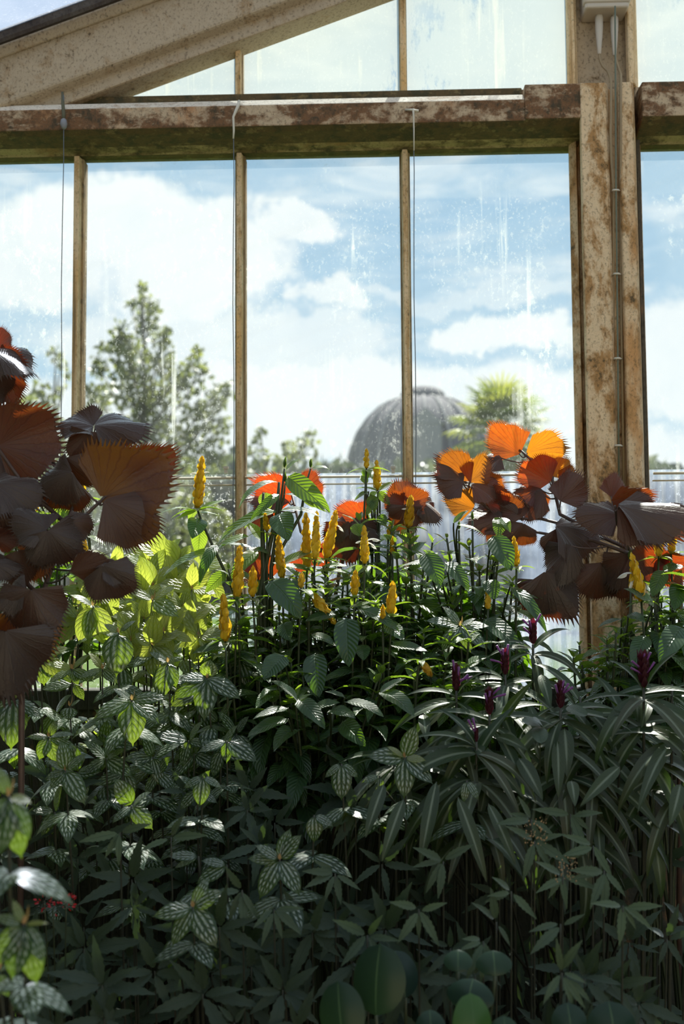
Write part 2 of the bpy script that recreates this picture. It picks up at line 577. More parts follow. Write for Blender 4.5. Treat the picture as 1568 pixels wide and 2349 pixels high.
SKY = 0.95
make_sky()
sun = bpy.data.lights.new('sun', 'SUN')
sun.energy = 9.0
sun.angle = R(0.6)
sun.color = (1.0, 0.94, 0.82)
so = bpy.data.objects.new('sun', sun)
C.objects.link(so)
SUN_EL, SUN_AZ = R(57), R(14)
so.rotation_euler = Vector((math.sin(SUN_AZ) * math.cos(SUN_EL), math.cos(SUN_AZ) * math.cos(SUN_EL), math.sin(SUN_EL))).to_track_quat('Z', 'Y').to_euler()
so.location = (2, 8, 10)

S.view_settings.view_transform = 'Standard'
S.view_settings.look = 'None'
S.view_settings.gamma = 1.0
S.view_settings.use_curve_mapping = False
S.view_settings.exposure = 0.42
S.cycles.use_denoising = True
S.cycles.max_bounces = 8
S.cycles.diffuse_bounces = 4
S.cycles.glossy_bounces = 3
S.cycles.transmission_bounces = 4
S.cycles.transparent_max_bounces = 24
S.cycles.caustics_reflective = False
S.cycles.caustics_refractive = False
S.cycles.sample_clamp_indirect = 6.0

# ------------------------------------------------------------------ house materials
M_beam = m_paint('rusted_painted_iron', (0.56, 0.43, 0.28), (0.17, 0.085, 0.036), (0.060, 0.044, 0.022), stretch=(9, 9, 16), rust_at=(0.42, 0.52), dark_at=(0.51, 0.62), fleck=0.45, warm=(0.42, 0.19, 0.065), warm_at=(0.5, 0.66))
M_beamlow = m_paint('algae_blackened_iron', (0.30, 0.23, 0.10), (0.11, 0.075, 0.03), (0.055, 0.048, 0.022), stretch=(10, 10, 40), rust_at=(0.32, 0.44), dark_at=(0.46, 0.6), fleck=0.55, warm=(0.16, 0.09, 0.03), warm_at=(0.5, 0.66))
M_fillet = m_paint('olive_stained_iron', (0.42, 0.34, 0.17), (0.16, 0.12, 0.05), (0.05, 0.045, 0.02), stretch=(8, 8, 60), rust_at=(0.45, 0.56), dark_at=(0.52, 0.64), fleck=0.4, warm=(0.24, 0.14, 0.05), warm_at=(0.5, 0.66))
M_ledge = m_paint('sunlit_cream_ledge', (0.86, 0.76, 0.62), (0.50, 0.36, 0.24), (0.14, 0.11, 0.07), stretch=(7, 7, 7), rust_at=(0.52, 0.62), dark_at=(0.60, 0.7), warm_at=(0.6, 0.75), warm=(0.6, 0.4, 0.22))  # chamfer painted brighter cream to stand in for sun on it
M_raft = m_paint('flaking_cream_paint', (0.50, 0.40, 0.275), (0.34, 0.235, 0.13), (0.06, 0.045, 0.025), stretch=(8, 8, 8), rust_at=(0.52, 0.62), dark_at=(0.575, 0.65), warm_at=(0.62, 0.8), warm=(0.34, 0.22, 0.12))
M_pill = m_paint('rust_streaked_cream_paint', (0.80, 0.61, 0.38), (0.40, 0.22, 0.08), (0.10, 0.07, 0.032), stretch=(16, 16, 7), rust_at=(0.46, 0.57), dark_at=(0.54, 0.64), streak=False, warm=(0.52, 0.25, 0.075), warm_at=(0.5, 0.66))
M_mull = m_paint('weathered_tan_paint', (0.86, 0.66, 0.40), (0.52, 0.33, 0.14), (0.17, 0.12, 0.06), stretch=(60, 60, 5), rust_at=(0.46, 0.6), dark_at=(0.57, 0.66), streak=True, warm=(0.70, 0.40, 0.12), warm_at=(0.5, 0.68))
M_mulld = m_paint('stained_putty', (0.46, 0.33, 0.19), (0.26, 0.16, 0.07), (0.10, 0.07, 0.035), stretch=(50, 50, 7), rust_at=(0.42, 0.55), dark_at=(0.5, 0.62), streak=True, warm=(0.42, 0.22, 0.06), warm_at=(0.5, 0.66))
M_bar = m_plain('pale_painted_rod', (0.62, 0.55, 0.40), rough=0.6)
M_dark = m_paint('blackened_putty', (0.10, 0.085, 0.06), (0.05, 0.04, 0.025), (0.02, 0.018, 0.012), rust_at=(0.5, 0.6), dark_at=(0.55, 0.65))
M_roofbar = m_paint('dark_tarred_bar', (0.09, 0.075, 0.06), (0.045, 0.032, 0.025), (0.02, 0.016, 0.014), rust_at=(0.45, 0.6), dark_at=(0.55, 0.65))
M_white = m_plain('aged_white_plastic', (0.52, 0.47, 0.39), rough=0.45)
M_cable = m_plain('stained_cable', (0.30, 0.22, 0.12), rough=0.6)
M_cond = m_plain('grey_green_wire', (0.13, 0.15, 0.10), rough=0.5)
M_steel = m_plain('dull_steel_wire', (0.10, 0.12, 0.14), rough=0.45)
M_hook = m_plain('whitened_hook', (0.62, 0.58, 0.48), rough=0.5)
M_gup = m_glass('weathered_window_glass', 0.10, 0.75, 0.35, seam=None)
M_gclear = m_clear()

# ------------------------------------------------------------------ frame of the end wall
YG = 3.02                     # inner face of the glass
zb = P(930, 354, 3.02).z     # underside of the transom beam
xl, xr = -1.15, 4.6
MG_low = None


def prism_x(name, prof, x0, x1, mat, mi=None, **kw):
    mb = MB()
    mb.prism([(x0, y, z) for y, z in prof], (x0, 0, 0), (x1, 0, 0))
    if mi is not None:
        mb.mi = [0, 0] + mi
    return mb.build(name, mat, smooth=False, **kw)


def prism_z(name, prof, z0, z1, mat, parent=None, **kw):
    mb = MB()
    mb.prism([(x, y, z0) for x, y in prof][::-1], (0, 0, z0), (0, 0, z1))
    return mb.build(name, mat, parent, smooth=False, **kw)


def bevel(o, w=0.004, seg=2):
    m = o.modifiers.new('bevel', 'BEVEL')
    m.width = w
    m.segments = seg
    m.limit_method = 'ANGLE'
    m.angle_limit = R(25)
    return o


xb = P(1205, 260, 2.885).x      # where the chamfer of the beam stops
xp0 = P(1338, 260, 2.885).x
xp1 = P(1475, 260, 2.885).x
prof = [(3.04, 0), (2.99, 0), (2.985, .004), (2.968, .006), (2.955, .009), (2.903, .019), (2.885, .027), (2.885, .080), (2.915, .105), (2.952, .109), (2.952, .139), (3.04, .139)]
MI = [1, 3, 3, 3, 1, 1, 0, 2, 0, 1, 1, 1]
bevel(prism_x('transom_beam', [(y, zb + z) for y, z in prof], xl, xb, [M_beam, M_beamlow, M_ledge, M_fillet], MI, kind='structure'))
zf = P(1300, 191, 2.88).z - zb
prof2 = [(3.04, 0), (2.99, 0), (2.985, .004), (2.955, .009), (2.903, .019), (2.880, .029), (2.880, zf), (2.96, zf + .004), (2.96, .138), (3.04, .138)]
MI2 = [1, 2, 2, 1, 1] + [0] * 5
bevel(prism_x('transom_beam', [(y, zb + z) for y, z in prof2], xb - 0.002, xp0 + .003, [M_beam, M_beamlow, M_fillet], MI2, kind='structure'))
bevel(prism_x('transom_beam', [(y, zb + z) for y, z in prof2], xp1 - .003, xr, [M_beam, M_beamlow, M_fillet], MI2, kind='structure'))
ztop = zb + .138
zpil = P(1400, 188, 2.876).z


# lower pillar: flange, main face, cable groove, second face, dark edge
def xs(px, y, row=700):
    return P(px, row, y).x


pl = [(1311, 3.03), (1311, 2.99), (1314, 2.985), (1329, 2.970), (1331, 2.995), (1337, 2.995), (1338, 2.890), (1342, 2.876), (1400, 2.876), (1405, 2.884), (1408, 2.915),
      (1424, 2.915), (1428, 2.884), (1432, 2.876), (1461, 2.876), (1466, 2.890), (1468, 2.985), (1478, 2.99), (1478, 3.03)]
pp = [(xs(a, b), b) for a, b in pl]
bevel(prism_z('pillar', pp, 1.27, zpil, M_pill, kind='structure'), .003)
rub = [(xs(1469, 2.97), 2.97), (xs(1477, 2.97), 2.97), (xs(1478, 3.0), 3.02), (xs(1469, 3.0), 3.02)]
prism_z('trim_8', rub, 1.27, zb + .01, M_dark, kind='structure')
# upper pillar: two posts and a recessed cream panel between
zup = 4.6
bevel(prism_z('pillar', [(xs(a, b, 100), b) for a, b in [(1298, 3.05), (1298, 2.97), (1304, 2.945), (1316, 2.94), (1322, 2.955), (1324, 3.05)]], ztop, zup, M_mull, kind='structure'), .003)
bevel(prism_z('pillar', [(xs(a, b, 100), b) for a, b in [(1434, 3.05), (1434, 2.955), (1440, 2.94), (1452, 2.94), (1459, 2.97), (1461, 3.05)]], ztop, zup, M_mull, kind='structure'), .003)
prism_z('pillar', [(xs(a, b, 100), b) for a, b in [(1318, 3.06), (1318, 2.985), (1440, 2.985), (1440, 3.06)]], ztop, zup, M_raft, kind='structure')


# mullions: rebate plus nib
def mullion(n, px, row, z0, z1, w=0.026, nib=0.013):
    x = xs(px, 2.985, row)
    h, q = w / 2, nib / 2
    prof = [(x - h, 3.04), (x - h, 3.000), (x - h + .003, 2.996), (x - q - .002, 2.994), (x - q, 2.974), (x + q, 2.974), (x + q + .002, 2.994), (x + h - .003, 2.996), (x + h, 3.0), (x + h, 3.04)]
    mb = MB()
    mb.prism([(u, v, z0) for u, v in prof][::-1], (0, 0, z0), (0, 0, z1))
    k = len(prof)                                          # reversed profile: the nib stays pale, the rebates carry dark putty
    mb.mi = [0, 0] + [0 if 3 <= (k - 2 - i) % k <= 5 else 1 for i in range(k)]
    bevel(mb.build('trim_%d' % n, [M_mull, M_mulld], smooth=False, kind='structure'), .002)
    return x


zs = 1.31                     # sill under the glass
low_x = [mullion(i + 1, px, 650, zs, zb - .004) for i, px in enumerate((175, 549, 931))]
x9 = mullion(4, 1478 + 372, 650, zs, zb - .004)
x10 = mullion(5, 1478 + 2 * 374, 650, zs, zb - .004)

# rafter and the roof over it
ra, rb_ = P(240, 208, 2.93), P(800, 2, 2.93)
slope = (rb_.z - ra.z) / (rb_.x - ra.x)
ua = P(0, 110, 2.90)


def zlow(x):
    return ra.z + slope * (x - ra.x)


hgt = ua.z - zlow(ua.x)       # depth of the rafter, measured upright
XR = 1.95                     # ridge


def zup_at(x):
    return zlow(x) + hgt


rp = [(2.90, hgt), (2.90, .045), (2.915, .038), (2.93, .032), (2.925, .0), (3.016, 0.0), (3.016, hgt)]
mb = MB()
x0 = xl + .0
mb.prism([(x0, y, zlow(x0) + z) for y, z in rp], (x0, 0, zlow(x0)), (XR, 0, zlow(XR)))
bevel(mb.build('rafter', M_raft, smooth=False, kind='structure'), .006)
mb = MB()
mb.prism([(XR, y, zlow(XR) + z) for y, z in rp], (XR, 0, zlow(XR)), (2 * XR - xl + 1.5, 0, zlow(xl - 1.5)))
bevel(mb.build('rafter', M_raft, smooth=False, kind='structure'), .006)
# a thin fillet that runs along the top edge of the rafter
mb = MB()
mb.prism([(xl, y, zup_at(xl) + z) for y, z in [(2.892, -.03), (2.885, -.006), (2.885, .004), (3.016, .004), (3.016, -.03)]], (xl, 0, zup_at(xl)), (XR, 0, zup_at(XR)))
bevel(mb.build('rafter', M_raft, smooth=False, kind='structure'), .003)

gab_x = [mullion(6, 546, 130, ztop, zlow(xs(546, 2.985, 130)) + .03, .020, .012), mullion(7, 924, 100, ztop, zlow(xs(924, 2.985, 100)) + .03, .019, .012)]
xg3, xg4 = xs(1302, 3.0, 100), xs(1458, 3.0, 100)

G_up = m_glass('weathered_window_glass', 0.13, 0.7, 0.26, filmcol=(0.76, 0.79, 0.79), seam=P(900, 457, YG).z, chalk=0.5)
G_low = m_glass('lime_streaked_glass', 1.5, 0.5, 0.45, filmcol=(0.60, 0.64, 0.76), blue=(0.34, 0.40, 0.56), chalk=0.3)
G_lowl = m_glass('speckled_glass', 0.30, 0.5, 0.75, filmcol=(0.74, 0.76, 0.78), chalk=0.6)
G_gab = m_glass('limewashed_glass', 0.10, 0.3, 0.10, tint=(0.84, 0.93, 0.98), filmcol=(0.62, 0.645, 0.62), wash=0.60)
G_roof = m_glass('milky_roof_glass', 0.25, 0.3, 0.3, tint=(0.70, 0.77, 0.95), filmcol=(0.46, 0.50, 0.60), wash=0.36)
G_roofc = m_glass('sun_inlet_roof_glass', 0.06, 0.1, 0.1)  # unseen rear panes kept clear so sun reaches the wall and floor
nwin = [0]


def pane(poly, mat, y0=YG, th=.004):
    """an upright pane: dirt on the room side, clear behind"""
    nwin[0] += 1
    n = len(poly)
    v = [(x, y0, z) for x, z in poly] + [(x, y0 + th, z) for x, z in poly]
    f = [tuple(range(n)), tuple(range(2 * n - 1, n - 1, -1))] + [(i, n + i, n + (i + 1) % n, (i + 1) % n) for i in range(n)]
    mb = MB()
    mb.add(v, f)
    mb.mi = [0] + [1] * (n + 1)
    return mb.build('window_%d' % nwin[0], [mat, M_gclear], smooth=False, kind='structure')


zrod = P(750, 1094, 3.0).z
bays = [(xl, low_x[0]), (low_x[0], low_x[1]), (low_x[1], low_x[2]), (low_x[2], xs(1316, YG, 700)), (xs(1472, YG, 700), x9), (x9, x10), (x10, xr)]
for a, b in bays:
    pane([(a, zrod - .006), (b, zrod - .006), (b, zb + .004), (a, zb + .004)], G_up)
    pane([(a, zs), (b, zs), (b, zrod + .012), (a, zrod + .012)], G_lowl if b < low_x[1] + .1 else G_low, YG + .006)
for a, b in [(xs(200, YG, 205), gab_x[0]), (gab_x[0], gab_x[1]), (gab_x[1], xg3), (xg4, xg4 + .55)]:
    top = [(b, zlow(b) + .03), (a, max(ztop + .001, zlow(a) + .03))]
    if a < XR < b:
        top = [(b, zlow(2 * XR - b) + .03), (XR, zlow(XR) + .03), (a, zlow(a) + .03)]
    elif a >= XR:
        top = [(b, zlow(2 * XR - b) + .03), (a, zlow(2 * XR - a) + .03)]
    pane([(a, ztop - .005), (b, ztop - .005)] + top, G_gab)
a, b = xg4 + .55, 2 * XR - xl
pane([(a, ztop - .005), (b, ztop - .005), (XR, zlow(XR) + .03), (a, zlow(a) + .03)] if a < XR else [(a, ztop - .005), (b, ztop - .005), (a, zlow(2 * XR - a) + .03)], G_gab)

# glazing rod across the bays, with the putty line over the lap of the panes
for i, (a, b) in enumerate(bays[:6]):
    mb = MB()
    mb.tube([(a + .012, 3.0, zrod), (b - .012, 3.0, zrod)], .0032, 8)
    mb.box((a + .013, 3.014, zrod - .018), (b - .013, 3.0195, zrod - .0145))
    mb.build('trim_%d' % (10 + i), M_bar, kind='structure')
for px in (518, 901):
    p = P(px, 1073, 3.012)
    mb = MB()
    mb.box((p.x - .006, 3.004, p.z - .003), (p.x + .006, 3.019, p.z + .003))
    mb.box((p.x - .004, 3.006, p.z - .014), (p.x + .004, 3.019, p.z - .002))
    mb.build('pane_clip', M_white, smooth=False, label='small white pane clip above the glazing rod ' + ('beside the second mullion' if px < 600 else 'beside the third mullion'), category='clip')

# sill, wall under the glass, side walls, floor, bed
M_stone = m_paint('damp_brickwork', (0.06, 0.06, 0.045), (0.04, 0.04, 0.03), (0.02, 0.024, 0.016), rust_at=(0.4, 0.6), dark_at=(0.5, 0.65))
mb = MB()
mb.box((xl, 2.975, zs - .05), (xr, 3.08, zs))
bevel(mb.build('trim_20', M_stone, smooth=False, kind='structure'), .004)
mb = MB()
mb.box((xl - .2, 2.98, 0), (xr, 3.2, zs - .05))
mb.build('wall_back', M_stone, smooth=False, kind='structure')
mb = MB()
mb.box((xl - .2, -3.0, 0), (xl, 2.98, 1.3))
mb.build('wall_left', M_stone, smooth=False, kind='structure')
nwin[0] += 1
mb = MB()
mb.box((xl - .012, -3.0, 1.3), (xl - .006, 2.98, zup_at(xl) - .01))
mb.build('window_%d' % nwin[0], m_glass('dimmed_side_glass', 0.8, 0.4, 0.3, filmcol=(0.25, 0.24, 0.16), tint=(0.5, 0.5, 0.42)), smooth=False, kind='structure')  # unseen side glass, its film darkened to cut the cool light
mb = MB()
mb.box((xr, -3.0, 0), (xr + .2, 3.2, 2.5))
mb.build('wall_right', M_stone, smooth=False, kind='structure')
mb = MB()
mb.box((xl - .2, -3.2, 0), (xr + .2, -3.0, 2.2))
mb.build('wall_front', m_plain('cream_bounce_wall', (0.80, 0.68, 0.50), rough=0.8), smooth=False, kind='structure')  # unseen wall, coloured pale to bounce warm sun onto the frame
g = N('pale_bounce_flagstones')
pos = g.n('NewGeometry').outputs['Position']
br = g.n('TexBrick', None, Vector=pos, Color1=(0.62, 0.52, 0.38), Color2=(0.54, 0.45, 0.33), Mortar=(0.05, 0.05, 0.045), Scale=1.6)  # pale warm stone chosen to throw sunlight forward onto the frame
d = g.n('BsdfPrincipled', None, Base_Color=br.outputs[0], Roughness=0.8)
M_floor = g.done(d.outputs[0])
mb = MB()
mb.box((xl, -3.0, -.05), (xr, 3.0, 0))
mb.build('floor', M_floor, smooth=False, kind='structure')
mb = MB()
mb.box((pp[0][0] - .02, 2.85, 0), (pp[-1][0] + .02, 3.03, 1.27))
bevel(mb.build('pillar_base', M_stone, smooth=False, kind='structure'), .006)
ZS = 0.55                     # soil level in the bed
g = N('dark_compost')
pos = g.n('NewGeometry').outputs['Position']
nz = g.noise(pos, 40.0, 5, 0.7)
d = g.n('BsdfPrincipled', None, Base_Color=g.mix(nz, (0.014, 0.011, 0.008), (0.045, 0.035, 0.024)), Roughness=0.9, Normal=g.bump(nz, 0.8, 0.02))
M_soil = g.done(d.outputs[0])
mb = MB()
mb.box((xl, .95, 0), (xr, 2.98, ZS))
mb.build('bed_ground', M_soil, smooth=False, kind='structure')
mb = MB()
mb.box((xl, .83, 0), (xr, .95, ZS + .05))
bevel(mb.build('trim_21', M_stone, smooth=False, kind='structure'), .01)

# roof glass and its glazing bars, running up the slope
nb = 11
ybar = [2.85 - i * .46 for i in range(nb + 1)]
for side in (0, 1):
    xa, za = (xl, zup_at(xl)) if side == 0 else (2 * XR - xl, zup_at(xl))
    zr = zup_at(XR)
    for i in range(nb + 1):
        y1 = 2.99 if i == 0 else ybar[i - 1]
        y0 = ybar[i]
        if y0 < -3:
            break
        nwin[0] += 1
        mb = MB()
        v = [(xa, y0, za + .006), (xa, y1, za + .006), (XR, y1, zr + .006), (XR, y0, zr + .006)]
        v += [(x, y, z + .005) for x, y, z in v]
        mb.add(v, [(0, 1, 2, 3), (7, 6, 5, 4), (0, 4, 5, 1), (1, 5, 6, 2), (2, 6, 7, 3), (3, 7, 4, 0)])
        mb.mi = [0] + [1] * 5
        mb.build('window_%d' % nwin[0], [G_roof if y1 > .4 else G_roofc, M_gclear], smooth=False, kind='structure')
        mb = MB()
        w = .009
        mb.prism([(xa, y0 - w, za + .012), (xa, y0 - w, za - .012), (xa, y0 - .005, za - .020), (xa, y0 + .005, za - .020), (xa, y0 + w, za - .012), (xa, y0 + w, za + .012)], (xa, 0, za), (XR, 0, zr))
        mb.build('trim_%d' % (30 + i + 12 * side), M_roofbar, smooth=False, kind='structure')
mb = MB()
mb.box((XR - .04, -3, zup_at(XR) - .08), (XR + .04, 3.06, zup_at(XR) + .03))
mb.build('ridge_beam', M_raft, smooth=False, kind='structure')

# ------------------------------------------------------------------ fittings on the frame
# hanging training wires
for i, (pxt, pyt, pxb, pyb, hook, lab) in enumerate([
        (146, 218, 142, 1010, 'tag', 'thin training wire with a grey lozenge weight hanging from the beam above the purple copperleaf'),
        (541, 236, 536, 1170, 'hook', 'thin training wire on a bent white hook beside the second mullion'),
        (947, 252, 949, 1130, 'nail', 'thin training wire on a pale nail beside the third mullion, before the dome')]):
    yw = 2.868
    a, b = P(pxt, pyt, yw), P(pxb, pyb, 2.90)
    if hook == 'tag':
        a = P(146, 214, yw)
    t = thing('training_wire', (b.x, b.y, 0.55), lab, 'wire')
    mb = MB()
    k0 = P(535 if hook == 'hook' else pxt, 272 if hook == 'hook' else pyt, yw)
    b = Vector((b.x, b.y, 0.55)); pts = [k0.lerp(b, q / 14) + Vector((.0015 * math.sin(q * 1.7), 0, 0)) for q in range(15)]
    mb.tube(pts, .0011, 6)
    mb.build('wire', M_steel, t)
    mb = MB()
    if hook == 'hook':
        mb.tube([P(548, 232, 2.884), P(547, 240, yw), P(540, 256, yw), P(535, 268, yw), P(536, 300, yw), P(535, 318, yw)], [.0035, .0042, .0036, .003, .0024, .002], 8)
        mb.build('hook', M_hook, t)
    elif hook == 'nail':
        mb.tube([P(930, 252, 2.884), P(945, 252, yw - .004), P(959, 255, yw)], [.0028, .0026, .0034], 8)
        mb.tube([P(947, 250, yw - .003), P(948, 262, yw - .003), P(949, 300, yw), P(949, 345, yw)], [.003, .0024, .0016, .0016], 6)
        mb.build('hook', M_hook, t)
    else:
        c = P(146, 284, yw)
        mb.tube([c + Vector((0, 0, .014)), c + Vector((0, 0, .010)), c, c + Vector((.001, 0, -.010)), c + Vector((.001, 0, -.014))], [.002, .007, .009, .006, .002], 10)
        mb.build('weight', m_plain('grey_lead', (0.22, 0.23, 0.25), rough=0.5), t)
        mb = MB()
        mb.tube([P(143, 212, 2.884), P(144, 235, yw), P(146, 262, yw), P(146, 278, yw)], [.003, .004, .0045, .003], 8)
        mb.build('hook', m_plain('mossy_hook', (0.10, 0.10, 0.06), rough=0.7), t)

# junction box with two cable glands above the beam, cables run down the groove of the pillar
yb = 2.93
t = thing('junction_box', P(1388, 22, 2.96), 'white junction box on the panel over the pillar with two tapered cable glands', 'junction box')
a, b = P(1342, 18, 2.905), P(1440, -90, 2.905)
mb = MB()
mb.box((a.x, 2.905, a.z), (b.x, 2.984, b.z))
mb.box((a.x - .004, 2.9, a.z + .012), (b.x + .004, 2.93, b.z))
bevel(mb.build('housing', M_white, t, smooth=False), .006, 3)
for px, top, bot in ((1373, 33, 123), (1408, 37, 126)):
    mb = MB()
    p0, p1 = P(px, top, 2.945), P(px + 1, bot, 2.945)
    qs = [0, .03, .1, .35, .6, .85, 1, 1.02]
    rr = [.005, .0088, .0102, .0098, .0082, .0058, .0047, .003]
    mb.tube([P(px, 14, 2.945), p0], .004, 8)
    mb.tube([p0.lerp(p1, q) for q in qs], rr, 12)
    mb.build('cable_gland', M_white, t)
for lab, pts in (('stained cable curving from the left gland down the pillar groove', [(1374, 122, 2.945), (1376, 140, 2.945), (1382, 152, 2.943), (1393, 163, 2.93), (1399, 178, 2.90), (1401, 190, 2.868), (1401, 260, 2.866), (1400, 300, 2.868), (1401, 350, 2.87), (1406, 440, 2.894), (1406, 700, 2.896), (1405, 900, 2.896), (1407, 1120, 2.896)]),
                 ('stained cable curving from the right gland down the pillar groove', [(1410, 125, 2.945), (1413, 140, 2.945), (1419, 158, 2.94), (1423, 172, 2.91), (1423, 188, 2.868), (1423, 260, 2.866), (1423, 350, 2.87), (1422, 440, 2.894), (1424, 700, 2.896), (1430, 1120, 2.896)])):
    mb = MB()
    mb.tube([P(*q) for q in pts], .0034, 8)
    o = mb.build('electric_cable', M_cable, label=lab, category='cable')
t = thing('pillar_wire', P(1414, 1120, 2.87), 'thin grey green wire stapled straight down the middle of the pillar', 'wire')
mb = MB()
mb.tube([P(1410, 14, 2.866), P(1411, 180, 2.86), P(1412, 420, 2.862), P(1414, 600, 2.864), P(1416, 800, 2.864), P(1417, 900, 2.864), P(1419, 1120, 2.866)], .0021, 6)
mb.build('wire', M_cond, t)
for py in (436, 628, 822, 1022):
    mb = MB()
    px = 1412 + (py - 430) * .01
    mb.tube([P(px - 9, py + 4, 2.888), P(px - 6, py, 2.866), P(px, py, 2.858), P(px + 5, py, 2.866), P(px + 9, py + 2, 2.888)], [.002, .0026, .0026, .0026, .002], 6)
    mb.build('staple', M_hook, t)

# ------------------------------------------------------------------ outside
g = N('mown_grass')
pos = g.n('NewGeometry').outputs['Position']
d = g.n('BsdfDiffuse', None, Color=g.mix(g.noise(pos, 1.5, 6), (0.05, 0.09, 0.02), (0.10, 0.15, 0.035)))
M_lawn = g.done(d.outputs[0])
mb = MB()
mb.box((-140, 3.2, -.3), (140, 260, -.02))
mb.build('outside_ground', M_lawn, smooth=False, kind='structure')


def m_tree(name, a, b, ta, tb):
    g = N(name)
    u, t, r, y, uv, vv = uv_nodes(g)
    return g.done(leaf_shader(g, g.mix(r, a, b), g.mix(r, ta, tb), 0.45, 0.5, None, 1.3))


M_tree = m_tree('olive_tree_leaf', (0.075, 0.085, 0.045), (0.15, 0.16, 0.07), (0.16, 0.20, 0.05), (0.34, 0.38, 0.09))
M_belt = m_tree('far_tree_leaf', (0.06, 0.075, 0.07), (0.10, 0.115, 0.10), (0.08, 0.11, 0.06), (0.14, 0.17, 0.08))
M_palm = m_tree('palm_frond_leaf', (0.060, 0.085, 0.028), (0.11, 0.13, 0.035), (0.22, 0.32, 0.02), (0.50, 0.52, 0.06))
M_bark = m_stem('tree_bark', (0.06, 0.05, 0.04), (0.13, 0.11, 0.085))


def leaf_cloud(mb, c, rad, n, size, rs):
    c = np.array(c)
    for _ in range(n):
        v = rs.normal(size=3)
        v *= (rs.rand() ** 0.4) / np.linalg.norm(v)
        p = c + v * np.array(rad)
        a = rs.normal(size=3)
        a /= np.linalg.norm(a)
        b = np.cross(a, rs.normal(size=3))
        b /= np.linalg.norm(b)
        L = size * (0.7 + 0.7 * rs.rand())
        W = L * 0.38
        nn = np.cross(a, b)
        mb.add([p, p + a * L * .5 + b * W + nn * L * .06, p + a * L + nn * -.05 * L, p + a * L * .5 - b * W + nn * L * .06], [(0, 1, 2, 3)], [(0, .5), (.5, 1), (1, .5), (.5, 0)], (rs.rand(), 0))


def tree(label, y, clumps, trunk_px, dens, size, group=None, depth=1.0):
    rs = np.random.RandomState(len(clumps))
    base = P(trunk_px, 1400, y)
    base = Vector((base.x, y, 0))
    t = thing('leafy_tree', base, label, 'tree', group)
    mb, tb = MB(), MB()
    sc = y / F
    top = min(clumps, key=lambda c: c[1])
    pt = P(top[0], top[1] + 10, y)
    q = [base.lerp(Vector((pt.x, y, pt.z)), k / 8) for k in range(9)]
    tb.tube(q, [.16 * (1 - k / 8.6) * (y / 25) for k in range(9)], 8)
    for (px, py, r) in clumps:
        dy = rs.uniform(-1, 1) * depth
        yy = y + dy
        c = P(px, py, yy)
        rr = r * sc
        leaf_cloud(mb, c, (rr, rr * .9, rr * 1.05), int(r * r * dens) + 6, size, rs)
        zt = max(.6, c.z - 1.2 * rs.uniform(.6, 1.3) - abs(c.x - base.x) * .5)
        k = min(1, zt / max(pt.z, .1))
        s0 = base.lerp(Vector((pt.x, y, pt.z)), k)
        tb.tube([s0, s0.lerp(c, .5) + Vector((0, 0, -.08)), c], [.035 * y / 25, .022 * y / 25, .01 * y / 25], 5)
    mb.build('crown', M_tree, t, smooth=False)
    tb.build('trunk', M_bark, t)
    return t


big = [(328, 662, 14), (322, 690, 16), (346, 705, 26), (305, 702, 15), (332, 742, 34), (275, 762, 22), (290, 790, 28), (372, 775, 30), (243, 795, 20), (300, 820, 46), (366, 830, 40), (228, 838, 30),
       (452, 806, 16), (440, 838, 22), (466, 852, 20), (420, 872, 36), (300, 890, 60), (375, 915, 55), (232, 915, 40), (512, 884, 16), (500, 915, 26), (524, 905, 12), (455, 945, 46), (330, 985, 62), (415, 1010, 52), (250, 1000, 52),
       (500, 985, 34), (205, 965, 30), (205, 900, 20), (480, 1050, 40), (300, 1070, 60), (390, 1080, 50), (240, 1080, 40), (250, 1140, 58), (350, 1160, 62), (450, 1160, 50), (500, 1210, 44), (300, 1240, 66), (410, 1255, 66), (220, 1240, 50), (500, 1290, 50), (330, 1330, 60)]
tree('tall pointed leafy tree growing behind the window between the first two mullions', 25, big, 340, .085, .13)
tree('thin-topped tree at the far left behind the purple copperleaf and training wire', 27, [(128, 812, 16), (140, 835, 16), (152, 862, 12), (140, 895, 10), (90, 895, 22), (112, 925, 24), (62, 925, 24), (85, 950, 30), (120, 965, 26), (40, 965, 30), (100, 1000, 36), (60, 1040, 40), (130, 1060, 36), (90, 1110, 44), (60, 1180, 50), (130, 1200, 50), (150, 1020, 24)], 95, .09, .13)
tree('small loose tree whose two tips rise just right of the second mullion', 26, [(598, 988, 12), (590, 1010, 10), (577, 1035, 15), (608, 1048, 17), (590, 1075, 18), (640, 1062, 15), (662, 1025, 16), (668, 1050, 22), (692, 1045, 18), (706, 996, 14), (694, 1015, 11), (716, 1018, 9), (722, 1050, 13), (640, 1100, 34), (590, 1130, 34), (690, 1110, 34), (650, 1170, 44), (600, 1210, 44), (700, 1190, 40)], 650, .11, .12)

rs = np.random.RandomState(3)
mb = MB()
for i in range(150):
    px = -100 + i * 13.5 + rs.uniform(-10, 10)
    top = 1082 + 16 * math.sin(i * .37) + rs.uniform(-8, 14)
    if 640 < px < 1050:
        top += 2
    for k in range(7):
        py = top + 16 + k * 46
        c = P(px + rs.uniform(-12, 12), py, 80 + rs.uniform(-4, 4))
        leaf_cloud(mb, c, (1.0, 1.4, .8), 14, 1.1, rs)
mb.build('far_treeline', M_belt, smooth=False, kind='stuff', label='hazy dark treeline along the horizon behind the lower panes', category='trees')

